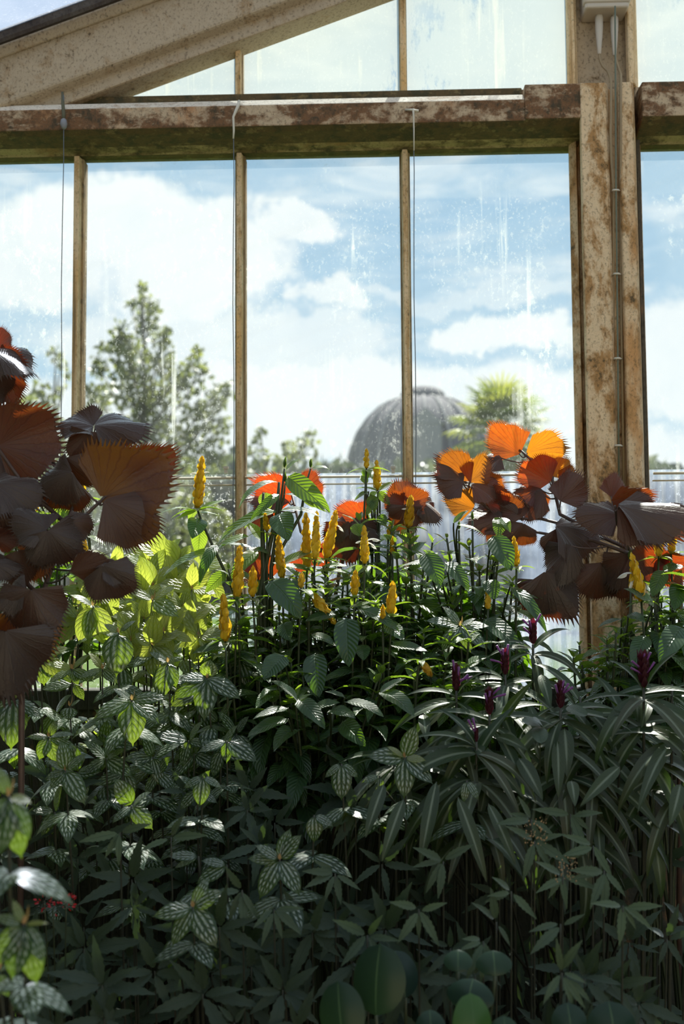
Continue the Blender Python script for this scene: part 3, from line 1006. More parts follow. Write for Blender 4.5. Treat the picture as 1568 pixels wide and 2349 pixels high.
# the domed palm house
yd = 105.0
cx = P(975, 1400, yd).x
t = thing('domed_glasshouse', (cx, yd, 0), 'distant domed glasshouse with a raised lantern seen hazily beside the third mullion', 'glasshouse')
k = yd / F
M_dome = N('grey_dome_glass')
g = M_dome
d = g.n('BsdfPrincipled', None, Base_Color=(0.12, 0.115, 0.135), Roughness=0.9)
M_dome = g.done(d.outputs[0])
M_domelt = m_plain('pale_dome_iron', (0.26, 0.25, 0.26), rough=0.9)


def revolve(name, prof, mat, seg=40):
    mb = MB()
    n = len(prof)
    v, f = [], []
    for i in range(seg):
        a = 2 * PI * i / seg
        for r, z in prof:
            v.append((cx + r * math.cos(a), yd + r * math.sin(a), z))
    for i in range(seg):
        j = (i + 1) % seg
        for q in range(n - 1):
            f.append((i * n + q, j * n + q, j * n + q + 1, i * n + q + 1))
    mb.add(v, f)
    return mb.build(name, mat, t)


def pz(py):
    return P(975, py, yd).z


pts = [(178, 1085), (174, 1060), (165, 1025), (150, 990), (130, 962), (104, 938), (80, 924), (56, 917)]
dome = [(178 * k, 0), (178 * k, pz(1085))] + [(a * k, pz(b)) for a, b in pts]
revolve('dome', dome, M_dome)
revolve('lantern', [(52 * k, pz(924)), (52 * k, pz(905)), (50 * k, pz(903)), (44 * k, pz(896)), (30 * k, pz(890)), (10 * k, pz(887)), (0.01, pz(886.5))], M_dome)
revolve('cornice', [(58 * k, pz(926)), (62 * k, pz(924)), (62 * k, pz(918)), (54 * k, pz(916)), (54 * k, pz(926))], M_domelt)
revolve('plinth', [(186 * k, 0), (186 * k, pz(1180)), (180 * k, pz(1178)), (179 * k, 0)], M_domelt)
for i in range(20):
    a = 2 * PI * i / 20
    mb = MB()
    mb.tube([(cx + (r + .05) * math.cos(a), yd + (r + .05) * math.sin(a), z) for r, z in dome[1:]], .13, 6)
    mb.build('rib', M_domelt, t)
mb = MB()
w0 = 34 * k
mb.box((cx - w0, yd - 186 * k, 0), (cx + w0, yd - 100 * k, pz(1000)))
mb.prism([(cx - w0 - .3, yd - 187 * k, pz(1000)), (cx + w0 + .3, yd - 187 * k, pz(1000)), (cx, yd - 187 * k, pz(965))], (0, yd - 187 * k, 0), (0, yd - 100 * k, 0))
mb.build('porch', M_domelt, t, smooth=False)

# fan palm
yp = 30.0
b0 = P(1140, 1400, yp)
base = Vector((b0.x, yp, 0))
top = P(1148, 985, yp)
t = thing('fan_palm', base, 'fan palm with a shaggy yellow-green crown growing outside to the right of the dome', 'palm tree')
mb = MB()
q = [base.lerp(top, i / 14) for i in range(15)]
mb.tube(q, [.17 + .03 * (i % 2) for i in range(15)], 12)
mb.build('trunk', M_bark, t)
rs = np.random.RandomState(5)
nfr = 64
for i in range(nfr):
    a = i * 2.39996
    hh = i / nfr
    el = R(78) - R(150) * hh
    d = Vector((math.cos(a) * math.cos(el), math.sin(a) * math.cos(el), math.sin(el)))
    st = top + Vector((0, 0, .05 - .30 * hh))
    pl_ = .62 + .28 * rs.rand()
    hub = st + d * pl_ + Vector((0, 0, -.10 * hh))
    mb = MB()
    mb.tube([st, st.lerp(hub, .5) + Vector((0, 0, .03)), hub], [.014, .011, .008], 5, rn=(.2, 0))
    side = d.cross(UP)
    if side.length < .05:
        side = Vector((1, 0, 0))
    side.normalize()
    nrm = side.cross(d).normalized()
    rv = rs.rand()
    for s in range(17):
        w = R(-125 + 250 * s / 16)
        e = (d * math.cos(w) + side * math.sin(w)).normalized()
        L = .66 * (.72 + .28 * math.cos(w * .7)) * rs.uniform(.9, 1.1)
        mb.blade(hub, e + nrm * .25, nrm, L, .075, pr_strap, bend=.75 + .5 * hh, fold=.5, ns=4, ms=1, rn=(rv, 0))
    mb.build('frond', M_palm, t)

# ------------------------------------------------------------------ plant materials
M_candle, M_alum, M_strap, M_sprig, M_copper, M_round, M_bract = m_candle(), m_alum(), m_strap(), m_sprig(), m_copper(), m_round(), m_bract()
M_petal = m_plain('white_petal', (0.82, 0.82, 0.76), (0.8, 0.8, 0.72), rough=0.5, trans=0.45)
M_gstem = m_stem('green_stem', (0.016, 0.024, 0.010), (0.040, 0.055, 0.02))
M_bstem = m_stem('brown_stem', (0.020, 0.025, 0.016), (0.046, 0.046, 0.030))
M_cstem = m_stem('purple_brown_stem', (0.06, 0.035, 0.03), (0.12, 0.075, 0.06))
M_bud = m_plain('tan_young_leaf', (0.42, 0.27, 0.13), (0.55, 0.38, 0.12), rough=0.5)
M_crim = m_plain('crimson_bract', (0.05, 0.008, 0.014), (0.16, 0.01, 0.03), rough=0.5)
M_violet = m_plain('violet_tube_flower', (0.22, 0.06, 0.26), (0.3, 0.08, 0.36), rough=0.45)
M_red = m_plain('red_floret', (0.50, 0.02, 0.03), (0.6, 0.03, 0.03), rough=0.5)
M_seed = m_plain('tan_seed', (0.34, 0.22, 0.10), rough=0.6)


def lerp_tab(tab, x):
    return float(np.interp(x, [a for a, b in tab], [b for a, b in tab]))


DT = [(900, 2.66), (1200, 2.62), (1300, 2.55), (1450, 2.44), (1600, 2.28), (1800, 2.08), (2000, 1.92), (2200, 1.78), (2349, 1.68)]


def D(py):
    return lerp_tab(DT, py)


def rv(s=1.0):
    v = Vector(RS.normal(size=3))
    return v * (s / max(v.length, 1e-6))


def U(a, b):
    return RS.uniform(a, b)


def bez(a, b, c, n=10):
    return [a.lerp(b, i / n).lerp(b.lerp(c, i / n), i / n) for i in range(n + 1)]


def stem_to_soil(mb, tip, base, r0=.0022, r1=.004, n=12, mid=None):
    """a stem that leaves the soil at the plant's base and leans out to its tip"""
    m = mid if mid is not None else Vector((base.x * .35 + tip.x * .65, base.y * .35 + tip.y * .65, base.z + (tip.z - base.z) * .62))
    pts = bez(Vector(base), m, Vector(tip), n)
    mb.tube(pts, [r1 + (r0 - r1) * i / n for i in range(n + 1)], 6)
    return pts


def shoot(mf, ms, tip, root, npair=5, L=.10, W=.036, prof=pr_lance, young=1.0, gap=.035, first=.25, droop=1.0, el0=60, el1=-5, tilt=0.0, back=0.0):
    """a leafy shoot: crossed pairs of drooping leaves down from the tip"""
    tip = Vector(tip)
    pts = stem_to_soil(ms, tip, root)
    ax0 = (pts[-1] - pts[-2]).normalized()
    a0 = U(0, PI)
    acc = 0.0
    for i in range(npair):
        q = i / max(1, npair - 1)
        p = tip - ax0 * acc
        # follow the stem downwards
        sz = first + (1 - first) * min(1, q * 1.5)
        el = R(el0 + (el1 - el0) * min(1.0, q * 1.3))
        a = a0 + i * PI / 2 + U(-.3, .3)
        for s in (0, 1):
            w = a + s * PI
            el_ = el + R(U(-14, 14))
            d = Vector((math.cos(w) * math.cos(el_), math.sin(w) * math.cos(el_) - back, math.sin(el_)))
            d.normalize()
            l = L * sz * U(.85, 1.15)
            nrm = UP + Vector((math.cos(w), math.sin(w), 0)) * -.3 + rv(.25)
            mf.blade(p, d, nrm, l, W * l / L * U(.9, 1.1), prof, bend=U(.6, 1.25) * droop, fold=.22, ns=8, ms=2, wave=.06, rn=(U(0, 1), max(0.0, young * (1 - q * 1.6)) * U(.5, 1)), grow=1.1)
        acc += gap * (.35 + .65 * min(1, q * 2)) * U(.85, 1.2)
    return pts


# ------------------------------------------------------------------ golden candle plants
def spike(parent, base, tip, wid, brown=0.0, tail=0):
    mb = MB()
    base, tip = Vector(base), Vector(tip)
    ax = tip - base
    H = ax.length
    ax.normalize()
    rows = max(4, int(H / wid * 2.3))
    sx = ax.cross(CB).normalized()
    sy = sx.cross(ax)
    mb.tube([base, base.lerp(tip, .5), base.lerp(tip, .97)], [wid * .22, wid * .2, wid * .06], 8, rn=(.3, brown))
    tw = U(0, 1)
    for i in range(rows):
        q = i / (rows - 1)
        p = base + ax * (H * .92 * q)
        sc = (1 - .45 * q ** 1.6) * (0.85 + .15 * min(1, q * 8))
        for s in range(4):
            w = tw + s * PI / 2 + (PI / 4 if i % 2 else 0) + U(-.12, .12)
            o = sx * math.cos(w) + sy * math.sin(w)
            lean = U(.5, .95) * (1 - .5 * q)
            d = (ax + o * lean).normalized()
            l = wid * 1.0 * sc * U(.85, 1.12) * (1.15 if q < .9 else 1.0)
            mb.blade(p + o * wid * .12 * sc, d, o, l, l * .82, pr_ovate, bend=U(.6, 1.0), fold=-.25, ns=5, ms=2, curl=.5, wave=.12, rn=(U(0, 1), brown * U(.3, 1)))
    o = mb.build('flower_spike', M_bract, parent)
    return o


def petals(parent, p, specs):
    """white two-lipped flowers that stand out of a spike: (screen angle, length)"""
    for ang, ln in specs:
        mb = MB()
        d = CR * math.cos(R(ang)) + CU * math.sin(R(ang)) + CB * U(.05, .35)
        n = CU + CB * .3 if abs(math.cos(R(ang))) > .3 else CR + CB * .3
        mb.blade(p, d + CU * .25, n, ln, ln * .26, pr_strap, bend=1.1, fold=.5, ns=7, ms=1, rn=(.5, 0))
        mb.blade(Vector(p) + d.normalized() * ln * .45, d - CU * .6, CB, ln * .5, ln * .2, pr_strap, bend=.8, fold=.3, ns=5, ms=1, rn=(.5, 0))
        mb.build('white_flower', M_petal, parent)


CAND = {
    # key: (px, py, depth, label, shoots fill?)
    'a': (470, 1290, 2.58, 'single slanting golden candle stem with the longest yellow spike, alone before the pane', 0),
    'b': (622, 1240, 2.56, 'tallest golden candle plant, two dark upright stems with arching leaves and green buds', 4),
    'c': (725, 1270, 2.56, 'golden candle plant carrying three tall yellow spikes side by side', 5),
    'd': (548, 1400, 2.48, 'golden candle plant with ragged yellow spikes beside the yellow-green bush', 6),
    'e': (855, 1170, 2.66, 'small golden candle plant with two erect spikes in front of the dome', 3),
    'f': (830, 1350, 2.50, 'golden candle plant with a white-tongued spike over one shorter spike', 7),
    'g': (900, 1450, 2.45, 'golden candle plant with a tall and a tiny orange-yellow spike over sunlit leaves', 7),
    'h': (930, 1245, 2.60, 'golden candle plant tangled in the brown fringed copperleaf below the dome', 5),
    'i': (1110, 1330, 2.55, 'broad dark golden candle bush with small spikes just left of the pillar', 13),
    'j': (720, 1590, 2.32, 'dark leafy golden candle shoots with sunlit broad leaves, overhanging the deep shade', 8),
    'k': (1450, 1400, 2.52, 'golden candle plant with one leaning spike and white petals before the pillar foot', 7),
    'l': (1540, 1310, 2.56, 'golden candle plant with two erect yellow spikes at the right edge', 5),
    'm': (120, 1230, 2.64, 'backlit golden candle plant with half-hidden spikes behind the purple copperleaf', 6),
    'o': (720, 1400, 2.52, 'golden candle plant with a drooping frayed spike among dark leaves', 6),
    'p': (590, 1550, 2.36, 'flowerless golden candle shoot with grey-green leaves beside the silver rosette', 5),
    'q': (985, 1540, 2.38, 'dark golden candle shoot with a withered orange spike hanging in shade', 6),
    'r': (1370, 1480, 2.50, 'shaded flowerless golden candle plant at the foot of the pillar', 6),
}
SPIKES = [
    ('a', 452, 1165, 463, 1055, 34, 0, [(155, .026), (40, .022)]),
    ('e', 840, 1074, 840, 1034, 19, 0, [(170, .012)]), ('e', 866, 1124, 863, 1062, 24, 0, []),
    ('h', 935, 1210, 942, 1146, 30, .6, [(150, .02)]), ('h', 900, 1270, 901, 1235, 17, .1, []), ('h', 890, 1238, 896, 1202, 17, .1, []),
    ('c', 704, 1306, 701, 1180, 30, .25, []), ('c', 722, 1283, 726, 1176, 26, 0, [(55, .02)]), ('c', 747, 1281, 769, 1176, 30, 0, [(-20, .03)]),
    ('f', 836, 1293, 835, 1213, 26, 0, [(25, .034), (165, .02), (-15, .03)]), ('f', 813, 1368, 815, 1317, 26, 0, [(150, .012)]),
    ('d', 543, 1372, 550, 1256, 32, .2, [(50, .026)]), ('d', 579, 1368, 580, 1306, 28, .2, []), ('d', 517, 1470, 512, 1373, 34, .25, []),
    ('b', 647, 1326, 638, 1232, 28, .4, []), ('b', 612, 1218, 608, 1182, 20, .3, []),
    ('g', 897, 1412, 900, 1344, 30, .25, [(110, .014)]), ('g', 877, 1424, 878, 1392, 17, .1, []),
    ('i', 1184, 1298, 1178, 1237, 24, 0, []), ('i', 1119, 1397, 1117, 1354, 18, .2, []),
    ('k', 1470, 1378, 1450, 1279, 36, .15, [(175, .040), (-120, .036)]),
    ('l', 1510, 1276, 1509, 1208, 30, 0, []), ('l', 1538, 1268, 1543, 1218, 26, 0, [(20, .016)]), ('l', 1446, 1440 - 90, 1447, 1320, 14, .3, []),
    ('o', 716, 1362, 764, 1425, 28, .5, []), ('o', 690, 1348, 692, 1320, 20, .4, []),
    ('m', 192, 1278, 192, 1246, 26, 0, []), ('m', 188, 1140, 188, 1106, 20, 0, []), ('m', 138, 1198, 136, 1150, 16, 0, []), ('m', 88, 1200, 86, 1166, 16, 0, []), ('m', 25, 952, 26, 896, 24, .2, [(30, .02), (165, .016)]),
    ('q', 968, 1520, 985, 1545, 24, .9, []),
]
BUDS = [('b', 654, 1108, 652, 1084, 15), ('b', 652, 1075, 655, 1052, 13), ('b', 712, 1075, 713, 1056, 13), ('d', 560, 1468, 560, 1452, 12), ('o', 640, 1404, 641, 1386, 14),
        ('i', 1132, 1290, 1132, 1268, 16), ('i', 1083, 1194, 1083, 1178, 12), ('l', 1445, 1290, 1446, 1262, 18), ('i', 1052, 1216, 1053, 1200, 12)]
# leaves drawn one by one: plant, base, tip, width px, bend, random tone, youth, depth offset at base and tip
HAND = [
    ('a', 452, 1172, 362, 1182, 15, .9, .7, .55, 0, -.05), ('a', 455, 1172, 520, 1147, 15, .5, .9, .7, 0, .03), ('a', 450, 1172, 403, 1192, 16, .4, .8, .7, 0, .0), ('a', 458, 1176, 503, 1183, 14, .4, .8, .75, 0, .02),
    ('a', 457, 1190, 440, 1236, 42, .7, .2, 0, 0, -.05), ('a', 460, 1205, 454, 1272, 36, .4, .9, .7, 0, .02), ('a', 498, 1250, 456, 1345, 26, 1.5, .1, 0, 0, -.04), ('a', 500, 1262, 372, 1325, 34, .8, .7, .3, 0, -.02), ('a', 505, 1250, 600, 1270, 24, .7, .3, .1, 0, 0),
    ('a', 520, 1310, 470, 1360, 30, .6, .8, .5, 0, 0), ('a', 524, 1320, 590, 1330, 26, .6, .4, .2, 0, 0),
    ('b', 638, 1106, 546, 1168, 30, 1.3, .5, .15, 0, -.03), ('b', 660, 1094, 757, 1176, 46, 1.1, .6, .25, 0, -.03), ('b', 656, 1078, 690, 1052, 17, .6, .9, .7, 0, 0), ('b', 715, 1076, 757, 1078, 17, 1.1, .9, .8, 0, 0),
    ('b', 634, 1172, 496, 1252, 42, .8, .7, .35, 0, .02), ('b', 632, 1176, 560, 1212, 38, .7, .8, .5, 0, .05), ('b', 642, 1134, 572, 1195, 22, .9, .3, .1, 0, -.04), ('b', 650, 1134, 757, 1180, 18, .8, .2, .1, 0, -.05), ('b', 640, 1172, 735, 1186, 30, .7, .3, .2, 0, -.04),
    ('b', 640, 1178, 662, 1240, 52, .5, .2, 0, -.02, -.07), ('b', 610, 1130, 612, 1172, 34, .5, .95, .75, .05, .06), ('b', 700, 1120, 722, 1164, 40, .5, .95, .8, .05, .06), ('b', 570, 1230, 495, 1262, 30, .6, .9, .5, .02, .02), ('b', 590, 1265, 530, 1330, 40, .7, .85, .4, .03, .0),
    ('b', 600, 1240, 560, 1192, 30, .4, .95, .7, .04, .05), ('b', 690, 1140, 660, 1120, 20, .5, .8, .7, .04, .04), ('b', 618, 1270, 560, 1262, 26, .7, .3, .0, 0, 0), ('b', 640, 1300, 735, 1262, 30, .6, .9, .5, .03, .04), ('b', 625, 1290, 690, 1330, 26, .6, .7, .3, 0, 0),
    ('c', 715, 1310, 640, 1300, 24, .6, .8, .4, .02, .0), ('c', 720, 1312, 820, 1322, 24, .6, .7, .35, 0, 0), ('c', 740, 1300, 800, 1300, 20, .5, .9, .6, 0, 0), ('c', 660, 1330, 665, 1402, 62, .5, .2, 0, -.03, -.08),
    ('d', 620, 1332, 690, 1420, 60, .8, .15, 0, -.02, -.06), ('d', 520, 1480, 440, 1500, 30, .5, .3, 0, 0, -.02), ('d', 522, 1480, 580, 1525, 30, .6, .2, 0, 0, -.03), ('d', 518, 1495, 522, 1528, 34, .5, .3, 0, 0, -.03), ('d', 545, 1395, 480, 1420, 28, .5, .4, .2, 0, 0),
    ('o', 650, 1430, 664, 1470, 36, .6, .2, 0, 0, -.03), ('o', 770, 1410, 700, 1425, 32, .5, .2, 0, 0, 0),
    ('g', 795, 1418, 800, 1530, 54, .7, .1, 0, -.02, -.06), ('g', 722, 1500, 732, 1600, 52, .7, .1, 0, -.02, -.06), ('g', 820, 1395, 915, 1390 + 60, 36, .7, .3, 0, 0, -.03), ('g', 880, 1432, 926, 1468, 40, .6, .3, 0, 0, -.03), ('g', 800, 1395, 870, 1385, 18, .5, .9, .5, 0, .0),
    ('g', 715, 1455, 772, 1483, 26, .5, .3, 0, 0, -.04), ('g', 895, 1480, 982, 1495, 30, .4, .2, 0, 0, -.02), ('g', 830, 1480, 834, 1516, 32, .4, .3, 0, 0, -.04),
    ('j', 683, 1605, 745, 1672, 40, .7, .3, 0, 0, -.06), ('j', 683, 1608, 620, 1562, 34, .6, .3, 0, 0, -.02), ('j', 660, 1650, 567, 1692, 42, .5, .35, 0, 0, -.03), ('j', 720, 1624, 780, 1612, 28, .5, .3, 0, 0, -.02), ('j', 755, 1630, 815, 1648, 32, .6, .4, 0, 0, -.06),
    ('j', 790, 1610, 880, 1645, 40, .6, .4, 0, 0, -.06), ('j', 875, 1588, 950, 1643, 44, .7, .4, 0, 0, -.07), ('j', 785, 1655, 838, 1712, 42, .6, .4, 0, 0, -.06), ('j', 685, 1606, 715, 1592, 14, .3, .6, .4, 0, 0), ('j', 660, 1625, 580, 1650, 30, .5, .2, 0, 0, -.03), ('j', 870, 1590, 930, 1556, 28, .4, .2, 0, 0, 0),
    ('j', 650, 1505, 605, 1558, 50, .5, .3, 0, 0, -.04), ('j', 790, 1600, 745, 1586, 22, .4, .2, 0, 0, 0),
    ('i', 975, 1270, 1010, 1345, 48, .6, .2, 0, -.03, -.06), ('i', 1020, 1290, 1075, 1355, 36, .7, .3, 0, -.02, -.05), ('i', 1130, 1230, 1172, 1310, 52, .6, .1, 0, -.03, -.06), ('i', 1120, 1330, 1135, 1375, 36, .5, .3, 0, -.02, -.04), ('i', 1170, 1345, 1255, 1455, 30, .9, .1, 0, -.02, -.08),
    ('i', 1110, 1420, 1195, 1495, 44, .6, .2, 0, -.02, -.07), ('i', 1145, 1188, 1140, 1232, 32, .5, .7, .3, 0, -.02), ('i', 1150, 1188, 1170, 1222, 22, .7, .8, .4, 0, -.02), ('i', 1000, 1290, 910, 1305, 22, .6, .3, .1, 0, 0), ('i', 1040, 1200, 1075, 1170, 16, .5, .5, .3, 0, 0), ('i', 1050, 1205, 1110, 1228, 16, .7, .7, .4, 0, 0),
    ('k', 1440, 1410, 1480, 1428, 26, .5, .1, 0, 0, -.04), ('k', 1500, 1390, 1430, 1350, 30, .6, .3, .1, 0, 0), ('k', 1425, 1420, 1370, 1440, 20, .4, .2, 0, 0, -.03), ('k', 1560, 1440, 1510, 1520, 50, .7, .2, 0, -.02, -.08), ('k', 1480, 1460, 1450, 1530, 40, .6, .2, 0, -.02, -.06),
    ('l', 1520, 1310, 1495, 1370, 34, .6, .5, .2, 0, -.04), ('l', 1520, 1310, 1568, 1300, 34, .5, .4, .1, 0, 0), ('l', 1560, 1340, 1545, 1400, 40, .6, .2, 0, 0, -.05),
    ('m', 185, 1150, 205, 1125, 14, .4, .9, .8, 0, 0), ('m', 140, 1140, 128, 1215, 36, .5, .95, .5, 0, 0), ('m', 160, 1215, 150, 1150, 30, .4, .9, .6, 0, 0), ('m', 90, 1170, 95, 1240, 34, .5, .95, .6, 0, 0), ('m', 30, 1190, 35, 1240, 34, .5, .95, .5, 0, 0), ('m', 60, 1150, 30, 1080, 22, .4, .9, .7, 0, 0),
    ('m', 200, 1215, 245, 1200, 16, .7, .9, .7, 0, 0), ('m', 200, 1230, 245, 1255, 16, .7, .9, .7, 0, 0), ('m', 190, 1160, 215, 1140, 10, .8, .9, .8, 0, 0), ('m', 175, 1290, 240, 1300, 24, .5, .7, .3, 0, 0), ('m', 60, 1085, 70, 1060, 12, .4, .9, .8, 0, 0), ('m', 100, 1120, 60, 1112, 18, .5, .9, .6, 0, 0),
    ('e', 866, 1128, 895, 1160, 20, .6, .5, .4, 0, 0), ('e', 868, 1126, 905, 1105, 16, .4, .9, .7, 0, 0), ('e', 840, 1110, 826, 1090, 17, .4, .9, .8, 0, .02), ('e', 845, 1128, 812, 1150, 14, .9, .5, .3, 0, 0), ('e', 850, 1135, 860, 1175, 26, .5, .5, .2, 0, 0), ('e', 870, 1180, 884, 1208, 22, .5, .3, .1, 0, 0), ('e', 860, 1145, 838, 1185, 18, .5, .8, .4, 0, 0),
]
plants, fols, stms = {}, {}, {}
for k, (px, py, dp, lab, nf) in CAND.items():
    b = P(px, py, dp)
    plants[k] = thing('golden_candle_plant', (b.x, min(b.y + .08, 2.86), ZS), lab, 'flowering plant')
    fols[k], stms[k] = MB(), MB()


def rootof(k, j=.06):
    l = plants[k].location
    return Vector((l.x + U(-j, j), min(2.9, l.y + U(-j, j)), ZS))


def join(k):
    """where a side stem leaves the plant: a point on the way down"""
    return rootof(k, .03)


for k, x0, y0, x1, y1, w, br, pet in SPIKES:
    dp = CAND[k][2] + U(-.03, .03)
    if k == 'm':
        dp += .03
    elif k in 'dgofikq':
        dp -= .18 if x0 == 517 else .07
    base, tip = P(x0, y0, dp), P(x1, y1, dp + U(-.02, .01))
    wid = w / ppm(dp)
    sp = spike(plants[k], base, tip, wid, br)
    ax = (tip - base).normalized()
    if k == 'a':
        pts = [P(452, 1168, dp), P(462, 1195, dp), P(480, 1235, dp), P(525, 1332, dp), P(560, 1420, dp + .05), rootof(k)]
        stms[k].tube(pts, [.0022, .0028, .003, .0036, .004, .005], 7)
    elif k in ('o', 'q') and ax.z < 0:
        stem_to_soil(stms[k], base, rootof(k), mid=base + Vector((-.02, 0, .06)))
    else:
        stem_to_soil(stms[k], base, rootof(k), mid=Vector((base.x + U(-.03, .03), base.y + .03, base.z - .35)))
    # a collar of small leaves right under the spike
    if w > 18:
        for s in range(4):
            a = U(0, .6) + s * PI / 2
            d = Vector((math.cos(a), math.sin(a), U(-.1, .5)))
            l = U(.035, .06)
            fols[k].blade(base - ax * .004, d, UP, l, l * .36, pr_lance, bend=U(.5, 1.1), fold=.25, ns=7, rn=(U(.3, 1), U(.2, .8)))
    if pet:
        petals(sp, base.lerp(tip, U(.62, .8)) if k in ('a', 'c', 'd') else base.lerp(tip, .6), pet)
for k, x0, y0, x1, y1, w in BUDS:
    dp = CAND[k][2]
    b0, b1 = P(x0, y0, dp), P(x1, y1, dp)
    mb = MB()
    wd = w / ppm(dp)
    for s in range(8):
        a = s * 2.4
        o = Vector((math.cos(a), math.sin(a), 0))
        mb.blade(b0 + UP * .001 * s, (b1 - b0).normalized() + o * .45, o, (b1 - b0).length * U(.8, 1), wd * .6, pr_ovate, bend=.9, fold=-.2, ns=5, rn=(.9, .55))
    mb.build('flower_bud', M_candle, plants[k])
    if k == 'b':
        stms[k].tube([b0, P(x0 + (-4 if x0 < 700 else -12), y0 + 40, dp), P(640 if x0 < 700 else 690, 1180, dp), P(610 if x0 < 640 else 622, 1300, dp), rootof(k, .02)], [.0018, .0024, .0034, .0042, .006], 7)
    else:
        stem_to_soil(stms[k], b0, rootof(k), mid=Vector((b0.x, b0.y + .03, b0.z - .3)))
# the two dark uprights of the tallest plant
for pts in ([(640, 1106), (634, 1180), (612, 1280), (596, 1360)], [(604, 1130), (601, 1190), (603, 1270), (606, 1350)]):
    q = [P(x, y, 2.555) for x, y in pts] + [rootof('b', .02)]
    stms['b'].tube(q, [.003, .0044, .0056, .006, .007], 8)
for k, x0, y0, x1, y1, w, bend, tone, yng, d0, d1 in HAND:
    dp = CAND[k][2] - (.08 if k in 'gjikop' else .02)      # the leaves that read singly stand at the front of their plant
    a, b = P(x0, y0, dp + d0), P(x1, y1, dp + d1)
    n = None
    if y1 - y0 > abs(x1 - x0) * .8:
        n = Vector((0, -.9, .45)) + rv(.25)
    else:
        n = Vector((0, -.5, .9)) + rv(.25)
    fols[k].leaf_to(a, b, w * 1.12 / ppm(dp), pr_lance if w < 32 else pr_ovate, nrm=n, bend=bend, fold=.2, ns=11, ms=3, wave=.05, rn=(tone, yng))
    if (x0, y0) != (0, 0) and k not in 'ab':
        l = plants[k].location
        stem_to_soil(stms[k], a, Vector((a.x * .6 + l.x * .4, min(2.86, a.y + .16), a.z - .14)), .0016, .0024, mid=a + Vector((U(-.01, .01), .04, -.02)), n=6)

# leafy filling shoots of each plant
FILL = {'b': (500, 720, 1290, 1380), 'c': (650, 800, 1300, 1390), 'd': (470, 640, 1380, 1520), 'e': (820, 900, 1165, 1215), 'f': (760, 900, 1320, 1440), 'g': (780, 1010, 1420, 1560), 'h': (880, 1010, 1225, 1340), 'i': (980, 1235, 1225, 1520),
        'j': (600, 960, 1520, 1640), 'k': (1370, 1568, 1380, 1540), 'l': (1470, 1600, 1280, 1400), 'm': (0, 230, 1150, 1340), 'o': (600, 790, 1360, 1500), 'p': (520, 660, 1480, 1590), 'q': (900, 1080, 1440, 1590), 'r': (1310, 1450, 1400, 1560)}
def crotch(k, tip):
    l = plants[k].location
    z = max(ZS + .1, tip.z - U(.28, .45))
    w = max(0.0, min(1.0, (z - ZS) / max(.2, tip.z - ZS)))
    return Vector((l.x * (1 - w * .5) + tip.x * w * .5 + U(-.02, .02), min(2.88, l.y * (1 - w * .5) + tip.y * w * .5 + U(-.02, .02)), z))


for k in FILL:
    for i in range(4):
        l = plants[k].location
        stms[k].tube(bez(rootof(k, .03), l + Vector((U(-.05, .05), U(-.04, .02), .4)), l + Vector((U(-.1, .1), U(-.08, .0), U(.65, .8))), 8), .0042, 6)
for k, (xa, xb_, ya, yb_) in FILL.items():
    for i in range(int(CAND[k][4] * 2.1)):
        px, py = U(xa, xb_), U(ya, yb_)
        if 1215 < px < 1325 and py < 1490:
            px = 1200 - U(0, 60)
        if k == 'i' and px > 1150 and py < 1300:
            py += 60
        dp = CAND[k][2] + (U(-.03, .2) if k in 'gjikop' else U(-.10, .16))
        tip = P(px, py, min(dp, 2.84))
        l = U(.08, .125)
        shoot(fols[k], stms[k], tip, crotch(k, tip), npair=7, L=l, W=l * .36, prof=pr_ovate if U(0, 1) < .5 else pr_lance, young=.7, gap=.036, back=.12 if dp < 2.6 else .0)
for k in plants:
    if fols[k].n:
        fols[k].build('foliage', M_candle, plants[k])
    stms[k].build('stem', M_gstem, plants[k])


